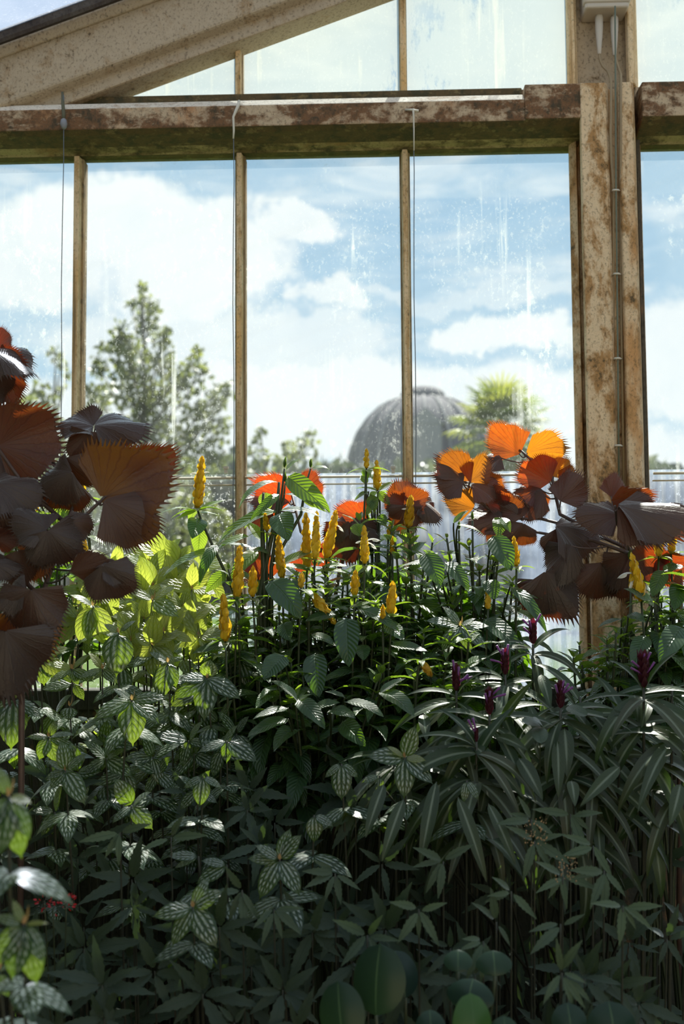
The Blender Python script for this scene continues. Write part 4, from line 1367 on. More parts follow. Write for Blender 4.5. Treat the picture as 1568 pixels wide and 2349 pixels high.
# ------------------------------------------------------------------ silver-patched plants (a shoot with a rosette of oval leaves)
def rosette(px, py, dp, leaves, label, group=None, tiers=1, tone=None, young=.0, bud=True, L=None, lean=None):
    c = P(px, py, dp)
    bx = c + Vector((U(-.05, .05), .10 + U(0, .08), 0))
    base = Vector((bx.x, min(2.9, bx.y), ZS))
    if lean is not None:
        q = P(px + lean[0], py + lean[1], dp + .02)
    t = thing('silver_leaf_plant', base, label, 'leafy plant', group)
    ms = MB()
    pts = stem_to_soil(ms, c, base, .0016, .0035, mid=(q if lean is not None else None))
    ms.build('stem', M_bstem, t)
    sc = 1 / ppm(dp)
    tone = U(.1, .7) if tone is None else tone
    lv = []
    for it in leaves:
        ang, ln = it[0], it[1]
        out = it[2] if len(it) > 2 else (.35 if math.sin(R(ang)) < 0 else -.1)
        wd = it[3] if len(it) > 3 else .5
        yg = it[4] if len(it) > 4 else young
        off = it[5] if len(it) > 5 else (0, 0)
        a = P(px + off[0], py + off[1], dp)
        d = CR * math.cos(R(ang)) + CU * math.sin(R(ang)) + CB * out
        d.normalize()
        tipp = a + d * ln * sc * math.sqrt(1 + out * out)
        nrm = CB * (.75 if math.sin(R(ang)) < .3 else .55) + UP * .7 + rv(.18)
        mb = MB()
        mb.leaf_to(a + d * .003, tipp, ln * sc * wd * 1.05, pr_alum, nrm=nrm, bend=U(.35, .8), fold=.12, curl=.35, ns=14, ms=4, teeth=.025, rn=(min(1, max(0, tone + U(-.25, .25))), yg))
        lv.append(mb)
    for mb in lv:
        mb.build('leaf', M_alum, t)
    # lower tiers on the same stem
    for k in range(tiers):
        p = c.lerp(pts[-4], .55 + .6 * k) if k == 0 else pts[max(2, len(pts) - 4 - k)]
        mb = MB()
        a0 = U(0, PI)
        for s in range(3):
            w = a0 + s * 2 * PI / 3 + U(-.3, .3)
            d = Vector((math.cos(w), math.sin(w) * .8 - .2, U(-.4, .15)))
            l = (L or U(.055, .075)) * U(.9, 1.1)
            mb.blade(p, d, UP + CB * .35, l, l * .52, pr_alum, bend=U(.5, 1.0), fold=.12, curl=.3, ns=10, ms=3, rn=(min(1, max(0, tone + U(-.3, .3))), young * .4))
        mb.build('lower_leaves', M_alum, t)
    if bud:
        mb = MB()
        for s in range(3):
            a = s * 2.1 + U(0, 1)
            o = Vector((math.cos(a), math.sin(a), 0))
            mb.blade(c, UP * 1.1 + o * .6, o, .011 + .010 * (s == 0), .0055, pr_lance, bend=.5, ns=5, rn=(.5, .9))
        mb.build('young_leaf', M_bud, t)
    return t


def ang_auto(n, ln, j=.2):
    a0 = U(0, 360)
    return [((a0 + i * 360 / n + U(-18, 18)), ln * U(1 - j, 1 + j)) for i in range(n)]


rosette(928, 1738, 2.10, [(72, 78, 0), (178, 86, .1), (-92, 88, .3), (-42, 84, .25), (148, 50, .1, .4, .5), (-6, 48, .2, .42, .5)], 'silver-striped rosette lying open, brightest in the deep shade under the sunlit leaves', tone=.25)
rosette(1055, 1436, 2.36, [(133, 60, 0), (172, 82, 0, .34), (-128, 72, .3), (-42, 78, .2), (0, 66, .1, .42), (-70, 62, .35, .5), (25, 40, -.1, .4)], 'sunlit silver-striped rosette on the dark candle bush left of the pillar', tone=.3)
rosette(641, 1972, 1.92, [(150, 66, 0), (48, 76, 0), (-118, 92, .3), (-58, 88, .3), (182, 74, -.2, .4), (70, 70, -.3)], 'silver-striped rosette of four spread leaves alone in the dark middle', tone=.35)
rosette(442, 2081, 1.84, [(28, 78, 0), (192, 92, .1, .42), (-118, 92, .25, .45), (-55, 100, .3, .52), (60, 70, -.4, .4)], 'silver-striped rosette of four large leaves low in the black shade', tone=.3)
rosette(302, 1606, 2.22, [(-85, 100, .35, .6), (206, 96, .2, .46), (-38, 84, .2, .46), (4, 84, .1, .38), (150, 52, 0, .46), (-115, 60, .1)], 'big silver-striped rosette with a broad centre leaf hanging below the yellow-green bush', tone=.3, lean=(-40, 140))
rosette(475, 1556, 2.30, [(-92, 92, .4, .56), (-148, 84, .2, .46), (-30, 92, .25, .46), (182, 66, .1, .46), (80, 44, 0, .9, .1)], 'silver-striped rosette with upright tan tips left of the dark candle shoots', tone=.3)
rosette(150, 1768, 2.10, [(-55, 88, .3, .5), (38, 64, 0, .42), (200, 48, .1, .5), (-130, 50, .3, .6), (100, 70, -.1, .5), (150, 50, .1, .46)], 'small silver-striped rosette with one sun-bleached leaf in the shade at left', tone=.3)
rosette(32, 1605, 2.20, [(-88, 110, .35, .58), (-30, 80, .2, .42), (-140, 60, .2), (60, 44, 0, .4, .7)], 'silver-striped rosette hanging under the dark purple leaf at the left edge', tone=.2)
rosette(112, 1690, 2.18, [(5, 64, .2, .3), (180, 50, .1, .34), (62, 44, -.1, .5), (-20, 76, .3, .3), (-110, 54, .3, .6), (-70, 60, .2, .6)], 'silver-striped rosette with white-lit narrow leaves seen edge on', tone=.3)
rosette(20, 1826, 1.32, [(112, 78, .1, .42, 0), (-95, 130, .2, .5), (-12, 62, .35, .36, .6), (-62, 110, .1, .4, 0), (-80, 150, -.1, .42), (-120, 110, .2, .5)], 'near blurred silver-leaf shoot with a bright green side leaf at the left edge', tone=.1)
rosette(55, 2120, 1.32, [(112, 66, .1, .3, .1), (5, 60, .2, .22, .8), (-100, 120, .2, .56), (-60, 100, .1, .4, 0), (-80, 145, -.1, .4), (165, 70, .1, .4), (-125, 110, .1, .5)], 'near blurred silver-leaf shoot with tan new leaves low at the left edge', tone=.1)
rosette(-6, 2230, 1.40, [(-60, 60, .2, .5), (30, 40, .2, .4), (-100, 80, .2, .5)], 'leaf tip of a blurred silver-leaf shoot cut off low at the left edge', tone=.3)
rosette(272, 1452, 2.34, [(-90, 98, .3, .68), (150, 40, 0, .5, .4), (35, 50, .1, .4)], 'silver-leaf shoot whose single dark broad leaf hangs in the middle of the bright bush', tone=.05)
rosette(213, 1390, 2.38, [(-95, 82, .3, .48), (-110, 90, .1, .6, .5), (-70, 100, .0, .55, .5), (155, 60, 0, .36, .4)], 'silver-leaf shoot with one dark and two glowing leaves near the fringed leaf', tone=.7, lean=(70, 90))
rosette(350, 1376, 2.42, [(-32, 74, .2, .56), (160, 64, 0, .4, .4), (30, 60, .0, .5, .7), (-80, 50, .2, .5, .4)], 'silver-leaf shoot with a white-shining leaf in the middle of the bright bush', tone=.8)
rosette(95, 1510, 2.36, [(-80, 62, .3, .7), (20, 74, .2, .4, .6), (-32, 78, .2, .5, .7), (60, 44, 0, .5, .3), (-50, 70, .1, .4)], 'silver-leaf shoot with a greyish new leaf beside the lowest purple leaf', tone=.6)
rosette(165, 1535, 2.34, [(168, 60, 0, .4, .7), (-28, 60, .2, .44), (40, 54, 0, .4, .4), (-150, 60, .2, .4), (-65, 40, .3, .5)], 'upright silver-leaf shoot with a yellowish leaf beneath the bright bush', tone=.5)
rosette(160, 1620, 2.28, [(-90, 30, .6, 1.2), (30, 30, .2, .5)], 'little round silver leaf facing out of the shade at left', tone=.2, tiers=0)
rosette(235, 1535, 2.33, [(130, 50, .1, .46, .6), (-40, 48, .3, .5), (200, 56, .2, .4)], 'silver-leaf shoot with a gold-lit leaf behind the upright stem', tone=.6)
rosette(385, 1520, 2.34, [(-100, 84, .3, .6), (-70, 60, .2, .5), (150, 50, .1, .4)], 'silver-leaf shoot with a glossy crumpled leaf above the big rosette', tone=.3)
rosette(783, 1752, 2.12, [(-90, 80, .2, .56), (-40, 50, 0, .4), (-140, 50, 0, .4)], 'dim silver-striped leaf pointing down below the lowest sunlit leaf', tone=.2, bud=False)
rosette(465, 1782, 2.12, [(-95, 66, .2, .56), (-150, 50, .1, .4), (-30, 50, .1, .4)], 'dim silver-striped leaf hanging in the black gap under the tan-tipped rosette', tone=.2, bud=False)
rosette(520, 1700, 2.20, [(-32, 84, .2, .48), (200, 70, .1, .4), (-90, 50, .1, .5)], 'shaded silver-striped leaves right below the tan-tipped rosette', tone=.15, bud=False)
rosette(520, 1985, 1.96, [(-150, 80, .1, .4), (170, 60, 0, .4)], 'faint silver-striped leaf just above the large low rosette', tone=.2, bud=False)
rosette(455, 1965, 2.0, [(178, 70, .1, .4), (205, 60, .1, .3)], 'faint silver-striped leaf on a brown twig in the black middle', tone=.15, bud=False)
rosette(400, 2150, 1.9, [(-100, 70, .1, .5)], 'faint silver-striped leaf peeping out under the large low rosette', tone=.1, bud=False, tiers=0)
rosette(720, 1870, 2.06, [(-90, 60, .1, .6), (-30, 50, .1, .5)], 'faint silver-striped leaf in the dark above the four-leaf rosette', tone=.1, bud=False)
rosette(870, 1780, 2.14, [(-92, 40, .2, .5), (200, 44, .1, .4)], 'little silver-striped leaf in the dark left of the open rosette', tone=.2, bud=False)
rosette(1070, 1790, 2.06, [(-60, 50, .2, .4), (-100, 50, .2, .4)], 'small silver-striped leaf among the long pale-ribbed leaves', tone=.3, bud=False)

# the sunlit yellow-green bush below the left panes
bush = [(252, 1345), (300, 1330), (345, 1318), (375, 1282), (410, 1330), (440, 1352), (325, 1362), (285, 1380), (395, 1372), (460, 1395), (250, 1420), (330, 1420), (430, 1430), (375, 1450), (300, 1470), (455, 1460), (350, 1345), (315, 1400), (470, 1330), (200, 1350), (410, 1290), (340, 1290), (445, 1310), (180, 1420),
        (265, 1310), (365, 1400), (420, 1395), (225, 1375), (300, 1440), (395, 1340), (350, 1480)]
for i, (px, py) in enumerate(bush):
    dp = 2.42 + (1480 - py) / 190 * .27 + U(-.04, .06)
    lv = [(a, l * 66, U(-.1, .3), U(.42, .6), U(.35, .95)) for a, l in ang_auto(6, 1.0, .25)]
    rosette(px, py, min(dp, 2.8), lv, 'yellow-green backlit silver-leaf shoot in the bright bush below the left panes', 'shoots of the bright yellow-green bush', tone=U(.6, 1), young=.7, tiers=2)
# shaded shoots that fill the bank at left
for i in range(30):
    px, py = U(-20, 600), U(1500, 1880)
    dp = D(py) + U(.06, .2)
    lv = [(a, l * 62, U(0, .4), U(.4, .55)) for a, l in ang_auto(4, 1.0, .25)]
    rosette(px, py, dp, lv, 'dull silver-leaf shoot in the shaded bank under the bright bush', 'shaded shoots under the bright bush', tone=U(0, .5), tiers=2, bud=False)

# ------------------------------------------------------------------ copperleaf
def fan(mb, p, d, nrm, size, span=2.0, kx=0.6, ky=0.4, rn=(.3, .3), nphi=132, nr=9, tooth=.11, ruffle=.13, roll=0.0):
    """broad fringed leaf: veins fan out from the stalk, rim cut into narrow teeth, the blade rolled across (kx) and along (ky)"""
    Y = Vector(d).normalized()
    X = Y.cross(Vector(nrm)).normalized()
    Z = X.cross(Y)
    phi = np.linspace(-span, span, nphi + 1)
    rad = size * (.60 + .40 * np.cos(phi / span * PI / 2) ** 1.2)
    rad = rad * (1 + .05 * np.sin(phi * 5 + size * 300) + .03 * np.sin(phi * 11 + size * 90))
    k3 = np.arange(nphi + 1) % 3
    rim = np.where(k3 == 1, 1 + tooth * RS.uniform(.5, 1.35, nphi + 1), np.where(k3 == 0, .93, .955))
    rr = np.concatenate([np.linspace(.03, .90, nr), [.94]])
    rows = []
    for q in rr:
        rows.append(q * rad)
    rows.append(rim * rad)
    Rm = np.array(rows)                                   # (nr+2, nphi+1)
    # teeth lean towards the tip a little
    ph = np.tile(phi, (Rm.shape[0], 1))
    ph[-1] -= np.sign(phi) * .02 * (k3 == 1)
    x = Rm * np.sin(ph)
    y = Rm * np.cos(ph)
    q = Rm / size
    ph0 = RS.uniform(0, 6)
    z = size * ruffle * (q ** 1.5) * np.sin(ph * 4.3 + ph0) + size * .007 * np.sin(ph * 15) * q + size * .05 * np.sin(ph * 2.3 + ph0) * q * q
    z += RS.uniform(-.02, .02, z.shape) * size * (np.arange(z.shape[0]) == z.shape[0] - 1)[:, None]

    def bendaxis(a, z, k):
        if abs(k) < 1e-3:
            return a, z
        r = size / k
        th = a / r
        return (r - z * -1) * np.sin(th) if False else r * np.sin(th) + z * np.sin(th), r * (np.cos(th) - 1) + z * np.cos(th)
    x2, z2 = bendaxis(x, z, kx)
    y2, z3 = bendaxis(y, z2, ky)
    V = np.stack([x2, y2, z3], -1).reshape(-1, 3) @ np.array([X, Y, Z]) + np.array(p)
    n = nphi + 1
    uv = np.stack([np.clip(q, 0, 1.2), np.tile((phi / span * .5 + .5), (Rm.shape[0], 1))], -1).reshape(-1, 2)
    f = []
    for i in range(Rm.shape[0] - 1):
        for j in range(nphi):
            f.append((i * n + j, (i + 1) * n + j, (i + 1) * n + j + 1, i * n + j + 1))
    mb.add(V, f, uv, rn)


def camv(x, y, z):
    return CR * x + CU * y + CB * z


def copper(label, stems, leaves, base_px, base_dp):
    b = P(base_px, 1500, base_dp)
    t = thing('copperleaf_plant', (b.x, min(2.86, b.y), ZS), label, 'leafy plant')
    nodes = []
    for si, st in enumerate(stems):
        pts = [P(*q) for q in st]
        nodes += [p1.lerp(p2, k / 4) for p1, p2 in zip(pts[:-1], pts[1:]) for k in range(5)]
        if si == 0:
            pts = [Vector((b.x, min(2.86, b.y), ZS))] + pts
        mb = MB()
        n = len(pts)
        mb.tube(pts, [.0062 - .0036 * i / (n - 1) if si == 0 else .0046 - .002 * i / (n - 1) for i in range(n)], 8)
        mb.build('stem', M_cstem, t)
    for lf in leaves:
        px, py, dp, ang, sz, span, nx, ny, nz, kx, ky, r, yel = lf[:13]
        dz = lf[13] if len(lf) > 13 else 0.0
        p = P(px, py, dp)
        d = camv(math.cos(R(ang)), math.sin(R(ang)), dz).normalized()
        nrm = camv(nx, ny, nz)
        size = sz / ppm(dp)
        mb = MB()
        fan(mb, p, d, nrm, size, span, kx, ky, (r, yel))
        o = mb.build('leaf', M_copper, t)
        near = min(nodes, key=lambda q: (q - p).length + (.06 if q.z > p.z else 0))
        if (near - p).length < .30:
            mb = MB()
            mb.tube(bez(near, near.lerp(p, .55) + Vector((0, 0, -.012)), p + d * size * .03, 6), [.0021, .0019, .0018, .0017, .0016, .0015, .0014], 6)
            mb.build('petiole', M_cstem, o)
    return t


# px, py of the stalk, distance, screen direction, length px, span, normal (camera frame), roll across, roll along, redness, yellowness
copper('large dark purple copperleaf with curled fringed leaves in front of everything at left',
       [[(50, 1560, 2.12), (95, 1370, 2.14), (140, 1240, 2.16), (178, 1130, 2.17), (203, 1040, 2.18)], [(150, 1200, 2.16), (60, 1120, 2.15), (-10, 1020, 2.14)], [(140, 1240, 2.16), (182, 1196, 2.12), (240, 1140, 2.10)], [(95, 1370, 2.14), (20, 1300, 2.12), (-40, 1290, 2.1)], [(178, 1130, 2.17), (70, 1000, 2.18), (-30, 850, 2.18)]],
       [(-12, 806, 2.12, -12, 112, 1.7, -.1, .85, .55, .9, .5, .0, .2), (-14, 838, 2.16, -32, 104, 1.6, .1, .3, -.9, .5, .3, .35, .1), (-10, 850, 2.13, -100, 90, 1.4, .5, .3, .8, .8, .6, .0, .1), (-12, 800, 2.14, 60, 56, 1.2, .4, .3, .8, .6, .5, .6, 0),
        (-6, 1022, 2.14, 14, 158, 1.55, .1, .25, -.95, .7, .35, .25, .25), (-20, 1010, 2.17, -40, 120, 1.5, .2, .6, .7, .8, .6, .0, .1),
        (214, 978, 2.15, 165, 84, 1.75, .25, .7, .62, -.7, 1.0, .0, .1, .1), (216, 976, 2.14, 14, 132, 1.35, -.05, .8, .6, 1.2, .7, .0, .1, .1), (206, 990, 2.13, -100, 82, 1.7, .1, .35, .95, .8, .4, .05, .1),
        (232, 1142, 2.10, 22, 172, 1.75, .1, .15, -.98, .5, .35, .50, .9), (296, 1100, 2.13, 34, 118, 1.3, .2, .5, -.85, .4, .3, .75, .15), (238, 1146, 2.07, -38, 150, 1.05, .15, .4, .9, .5, .55, .18, .6),
        (166, 1082, 2.10, -150, 104, 1.6, .1, .4, .9, 1.1, .9, .0, .1), (150, 1050, 2.12, -60, 96, 1.3, -.5, .3, .8, 1.2, .6, .1, .3), (168, 1090, 2.14, -120, 110, 1.2, .3, .1, .9, .9, .5, .2, .2),
        (-16, 1110, 2.08, -8, 120, 1.5, 0, .75, .65, .9, .7, .0, .1), (-10, 1140, 2.10, -55, 120, 1.3, .2, .5, .8, .8, .6, .0, .1),
        (108, 1215, 2.06, 150, 92, 1.6, .35, .55, .75, .8, .7, .0, .1), (110, 1216, 2.05, -62, 100, 1.8, .0, .5, .85, .9, .6, .0, .1), (150, 1195, 2.08, -18, 72, 1.6, -.2, .6, .75, 1.0, .7, .1, .5), (112, 1214, 2.07, -120, 96, 1.5, .1, .2, .95, .7, .5, .02, .1),
        (160, 1312, 2.02, 14, 92, 1.0, .1, .6, -.75, .6, -.2, .12, .4), (236, 1296, 2.00, -62, 100, 1.45, -.2, .45, .85, .7, .5, .0, .1), (232, 1296, 2.01, -10, 76, 1.2, 0, .75, .65, .8, .5, .0, .1),
        (72, 1352, 1.98, -92, 122, 1.75, .05, .35, .93, .8, .45, .05, .2), (60, 1352, 1.99, 190, 90, 1.4, 0, .7, .7, .7, .6, .02, .1), (40, 1390, 2.06, -58, 124, 1.5, .0, .2, .97, .4, .3, .85, .95), (30, 1400, 2.05, -85, 104, 1.4, .1, .3, .9, .4, .3, .8, .8),
        (12, 1446, 1.94, -78, 160, 1.5, .15, .3, .92, .7, .5, .0, .1), (-20, 1440, 1.95, -100, 170, 1.5, .1, .3, .93, .6, .4, .0, .1),
        (-14, 1236, 2.10, 5, 62, 1.3, .1, .5, -.8, .4, .3, .5, .1), (-20, 1290, 2.05, -15, 66, 1.4, 0, .7, .7, .8, .6, 0, .1), (40, 1262, 2.09, -75, 90, 1.4, .2, .4, .9, .8, .6, .12, .3), (80, 1240, 2.12, -95, 90, 1.3, -.3, .3, .9, .8, .5, .55, .3), (60, 1200, 2.12, 200, 60, 1.4, .2, .6, .8, .7, .5, 0, .1)],
       60, 2.2)

copper('copperleaf with glowing orange leaves on bare branches that cross the foot of the pillar',
       [[(1560, 1330, 2.66), (1440, 1258, 2.68), (1340, 1215, 2.70), (1240, 1190, 2.72), (1150, 1190, 2.73)], [(1500, 1290, 2.62), (1360, 1240, 2.64), (1270, 1228, 2.70), (1180, 1212, 2.72)], [(1330, 1205, 2.70), (1284, 1180, 2.72), (1272, 1130, 2.74), (1262, 1080, 2.74), (1212, 1050, 2.75), (1190, 1030, 2.75)], [(1150, 1190, 2.73), (1100, 1150, 2.73), (1070, 1110, 2.72), (1055, 1090, 2.72)], [(1440, 1258, 2.64), (1415, 1200, 2.58), (1410, 1160, 2.54)], [(1240, 1190, 2.72), (1190, 1140, 2.74), (1140, 1130, 2.74)]],
       [(1192, 1042, 2.75, 132, 92, 1.15, .0, .35, -.9, .6, .3, .8, .30), (1206, 1040, 2.76, 18, 92, 1.15, -.1, .5, -.85, .5, .5, .9, .85), (1262, 1106, 2.73, 142, 82, 1.25, .1, .1, -.98, .5, .3, .9, .15), (1150, 1050, 2.74, 200, 50, 1.4, 0, .7, .7, .8, .6, .0, .1),
        (1080, 1105, 2.70, 128, 92, .9, .2, .6, -.7, .4, .4, .55, .6), (1076, 1106, 2.69, 60, 70, 1.2, .0, .5, -.85, .5, .4, .7, .85), (1062, 1108, 2.68, 168, 66, 1.6, .1, .5, .85, .7, .5, .0, .1), (1062, 1104, 2.69, 140, 84, .7, .5, .5, .6, .4, .3, .1, .1),
        (1086, 1166, 2.72, 152, 66, 1.3, .1, .1, -.98, .4, .3, .7, .75), (1080, 1112, 2.69, -5, 72, 1.4, .0, .6, .8, .7, .5, .2, .5), (1112, 1150, 2.72, 12, 64, 1.2, .1, .3, -.9, .5, .4, .7, .3), (1100, 1120, 2.73, 20, 60, 1.3, .2, .4, -.9, .5, .3, .6, .4),
        (1248, 1132, 2.72, 205, 80, 1.4, .1, .6, .8, .8, .6, .12, .2), (1240, 1120, 2.73, 240, 60, 1.3, 0, .5, -.8, .6, .5, .5, .3), (1284, 1150, 2.68, 55, 80, 1.35, -.3, .2, .9, .9, .4, .12, .2), (1268, 1094, 2.74, 62, 52, 1.3, .2, .2, -.9, .5, .3, .8, .95), (1280, 1100, 2.74, 30, 44, 1.2, 0, .4, -.9, .6, .3, .8, .8),
        (1150, 1190, 2.72, 160, 80, 1.5, .1, .5, .85, .8, .6, .06, .2), (1160, 1190, 2.73, 100, 66, 1.4, .2, .2, -.9, .6, .4, .35, .4), (1200, 1186, 2.72, 130, 66, 1.4, .1, .3, .9, .8, .6, .1, .2), (1140, 1200, 2.71, -70, 60, 1.4, 0, .4, .9, .7, .5, .15, .3), (1200, 1200, 2.70, -110, 64, 1.4, .1, .4, .9, .7, .5, .08, .3),
        (1272, 1206, 2.62, -18, 122, 1.25, .05, .7, .7, 1.1, .7, .0, .1), (1276, 1212, 2.63, -65, 76, 1.5, .1, .4, .9, .9, .5, .0, .1), (1312, 1250, 2.60, -128, 102, 1.15, -.1, .6, .8, .7, .6, .0, .1), (1250, 1310, 2.60, -70, 122, 1.35, .1, .3, .95, .6, .3, .0, .1), (1262, 1330, 2.62, -40, 70, 1.3, .1, .4, .9, .6, .5, .0, .1), (1240, 1330, 2.63, -115, 90, 1.2, -.2, .3, .9, .6, .4, .0, .1),
        (1416, 1158, 2.48, -12, 172, 1.0, .05, .75, .65, 1.3, .3, .05, .2), (1414, 1160, 2.50, -28, 130, 1.1, .0, .4, .9, .6, .4, .1, .2), (1400, 1150, 2.56, 8, 92, 1.1, .1, .5, -.8, .8, .5, .3, .2), (1420, 1180, 2.60, 178, 96, 1.25, .1, .6, .75, .8, .5, .06, .2), (1400, 1140, 2.6, 60, 56, 1.4, .1, .2, .9, .8, .5, .25, .1),
        (1452, 1258, 2.60, -38, 96, 1.3, .1, .3, -.95, .5, .3, .35, .1), (1500, 1290, 2.60, -20, 80, 1.3, .1, .4, -.9, .6, .4, .5, .1), (1440, 1270, 2.62, -110, 90, 1.3, .1, .4, .9, .7, .5, .0, .1), (1380, 1290, 2.64, -100, 100, 1.3, .1, .4, .9, .8, .5, .0, .1), (1420, 1300, 2.66, -80, 80, 1.3, .2, .4, .9, .8, .5, .02, .1)],
       1530, 2.74)

copper('copperleaf half hidden among the golden candles, with red-orange and blackish leaves',
       [[(760, 1420, 2.68), (780, 1300, 2.69), (800, 1220, 2.70), (838, 1190, 2.70)], [(780, 1300, 2.69), (690, 1220, 2.72), (668, 1130, 2.73)], [(800, 1220, 2.70), (900, 1190, 2.69), (932, 1150, 2.67)], [(760, 1420, 2.68), (640, 1340, 2.70), (600, 1300, 2.7)]],
       [(668, 1150, 2.74, 152, 98, 1.2, .1, .3, -.95, .4, .3, .9, .05), (664, 1152, 2.73, 172, 92, .8, .2, .7, .65, .6, .4, .1, .1), (620, 1160, 2.74, 215, 66, 1.3, .1, .5, .8, .7, .5, .05, .1), (690, 1130, 2.74, 40, 60, 1.3, 0, .3, -.9, .5, .3, .6, .1),
        (838, 1198, 2.71, 148, 70, 1.3, .1, .1, -.98, .4, .3, .85, .1), (802, 1196, 2.66, -88, 100, 1.6, .05, .6, .8, .9, .6, .0, .05), (806, 1200, 2.66, -20, 66, 1.4, 0, .7, .7, .9, .6, .0, .05), (796, 1200, 2.67, 200, 60, 1.4, 0, .7, .7, .9, .6, .0, .05),
        (616, 1332, 2.70, 118, 76, 1.3, .1, .1, -.98, .5, .3, .5, .15), (680, 1310, 2.71, 60, 50, 1.3, .1, .1, -.98, .5, .3, .8, .05), (600, 1300, 2.71, 190, 50, 1.3, .1, .1, -.98, .5, .3, .5, .15), (740, 1300, 2.71, 100, 60, 1.3, .1, .1, -.98, .5, .3, .8, .05),
        (930, 1158, 2.66, 100, 60, 1.7, .0, .2, -.95, -.5, -.4, .35, .3), (926, 1156, 2.65, 170, 50, 1.5, .1, .3, -.9, .6, .4, .4, .25), (934, 1156, 2.65, 40, 52, 1.5, .1, .3, -.9, .6, .4, .4, .3), (932, 1160, 2.64, -95, 66, 1.6, .1, .4, .9, .8, .6, .1, .3), (966, 1150, 2.66, -35, 62, 1.4, .1, .7, .7, .9, .6, .0, .1), (966, 1152, 2.67, -80, 50, 1.4, .1, .4, .9, .9, .6, .0, .1)],
       770, 2.74)


# ------------------------------------------------------------------ plants with long pale-ribbed leaves and crimson heads
def firework(px, py, dp, label, n=12, head=True, L=.17, spread=(-170, -10), hs=1.0, group=None, up=3):
    c = P(px, py, dp)
    t = thing('pale_ribbed_plant', (c.x, min(2.88, c.y + .12), ZS), label, 'flowering plant' if head else 'leafy plant', group)
    ms, mf = MB(), MB()
    stem_to_soil(ms, c, t.location, .0025, .0045)
    for i in range(n):
        a = R(spread[0] + (spread[1] - spread[0]) * (i + .5) / n + U(-12, 12))
        out = U(.1, .8)
        d = CR * math.cos(a) * .8 + UP * (.35 * math.sin(a) + U(.1, .45)) + CB * out
        st = c + Vector((0, 0, -.02 - .10 * (i % 3) * .5))
        l = L * U(.75, 1.12)
        mf.blade(st, d, UP + CB * .6 + rv(.2), l, l * U(.13, .19), pr_strap, bend=U(1.0, 1.9), fold=.28, ns=14, ms=2, wave=.03, rn=(U(0, 1), U(0, .25)), grow=.9)
    for i in range(up):
        a = R(U(20, 160))
        d = CR * math.cos(a) + UP * .55 * math.sin(a) + CB * U(-.2, .4)
        l = L * U(.5, .8)
        mf.blade(c + Vector((0, 0, -.01)), d, UP + CB * .4, l, l * .2, pr_strap, bend=U(.7, 1.3), fold=.28, ns=11, ms=2, rn=(U(0, 1), 0))
    mf.build('foliage', M_strap, t)
    ms.build('stem', M_bstem, t)
    if head:
        mb = MB()
        h = .036 * hs
        for q in range(9):
            for s in range(4):
                w = s * PI / 2 + q * .8
                o = Vector((math.cos(w), math.sin(w), 0))
                p = c + UP * (h * q / 8)
                mb.blade(p, UP * .9 + o * .8, o, .018 * hs, .009 * hs, pr_ovate, bend=.5, fold=.2, ns=4, ms=1, rn=(U(0, 1), 0))
        hd = mb.build('flower_head', M_crim, t)
        mb = MB()
        for q in range(int(4 * hs)):
            a = R(U(20, 160))
            p = c + UP * (h * U(.3, .9))
            d = CR * math.cos(a) + UP * math.sin(a) + CB * .3
            mb.tube([p, p + d * .014, p + d * .030 + rv(.003)], [.0011, .0018, .0024], 5)
        mb.build('violet_flowers', M_violet, hd)
    return t


firework(1122, 1640, 2.20, 'pale-ribbed plant with a crimson head and one violet floret, arching sunlit leaf over it', 11)
firework(1285, 1625, 2.20, 'pale-ribbed plant with crimson head and spread violet florets above a small toothed sprig', 12)
firework(1476, 1578, 2.22, 'pale-ribbed plant with the largest crimson and violet head in the shade at right', 11, hs=1.35)
firework(1046, 1585, 2.24, 'pale-ribbed plant with a dim crimson head behind the small white-lit leaf', 9)
firework(1158, 1548, 2.30, 'pale-ribbed plant with a faint crimson head under the dark candle bush', 9)
firework(1222, 1478, 2.38, 'pale-ribbed plant with a dark red bud at the lower corner of the bright pane', 8, L=.13)
firework(1092, 1702, 2.14, 'pale-ribbed plant with a tiny pink floret beside the open silver rosette', 10, hs=.5)
for i, (px, py) in enumerate([(905, 1730), (1000, 1700), (1180, 1700), (1360, 1690), (1430, 1650), (1540, 1680), (1330, 1600), (1250, 1740), (1480, 1720), (1080, 1760), (1540, 1570), (1320, 1760)]):
    firework(px, py, D(py) + U(0, .1), 'flowerless pale-ribbed plant in the shaded bank at right', 10, head=False, group='flowerless pale-ribbed plants at right', L=U(.15, .2), up=2)
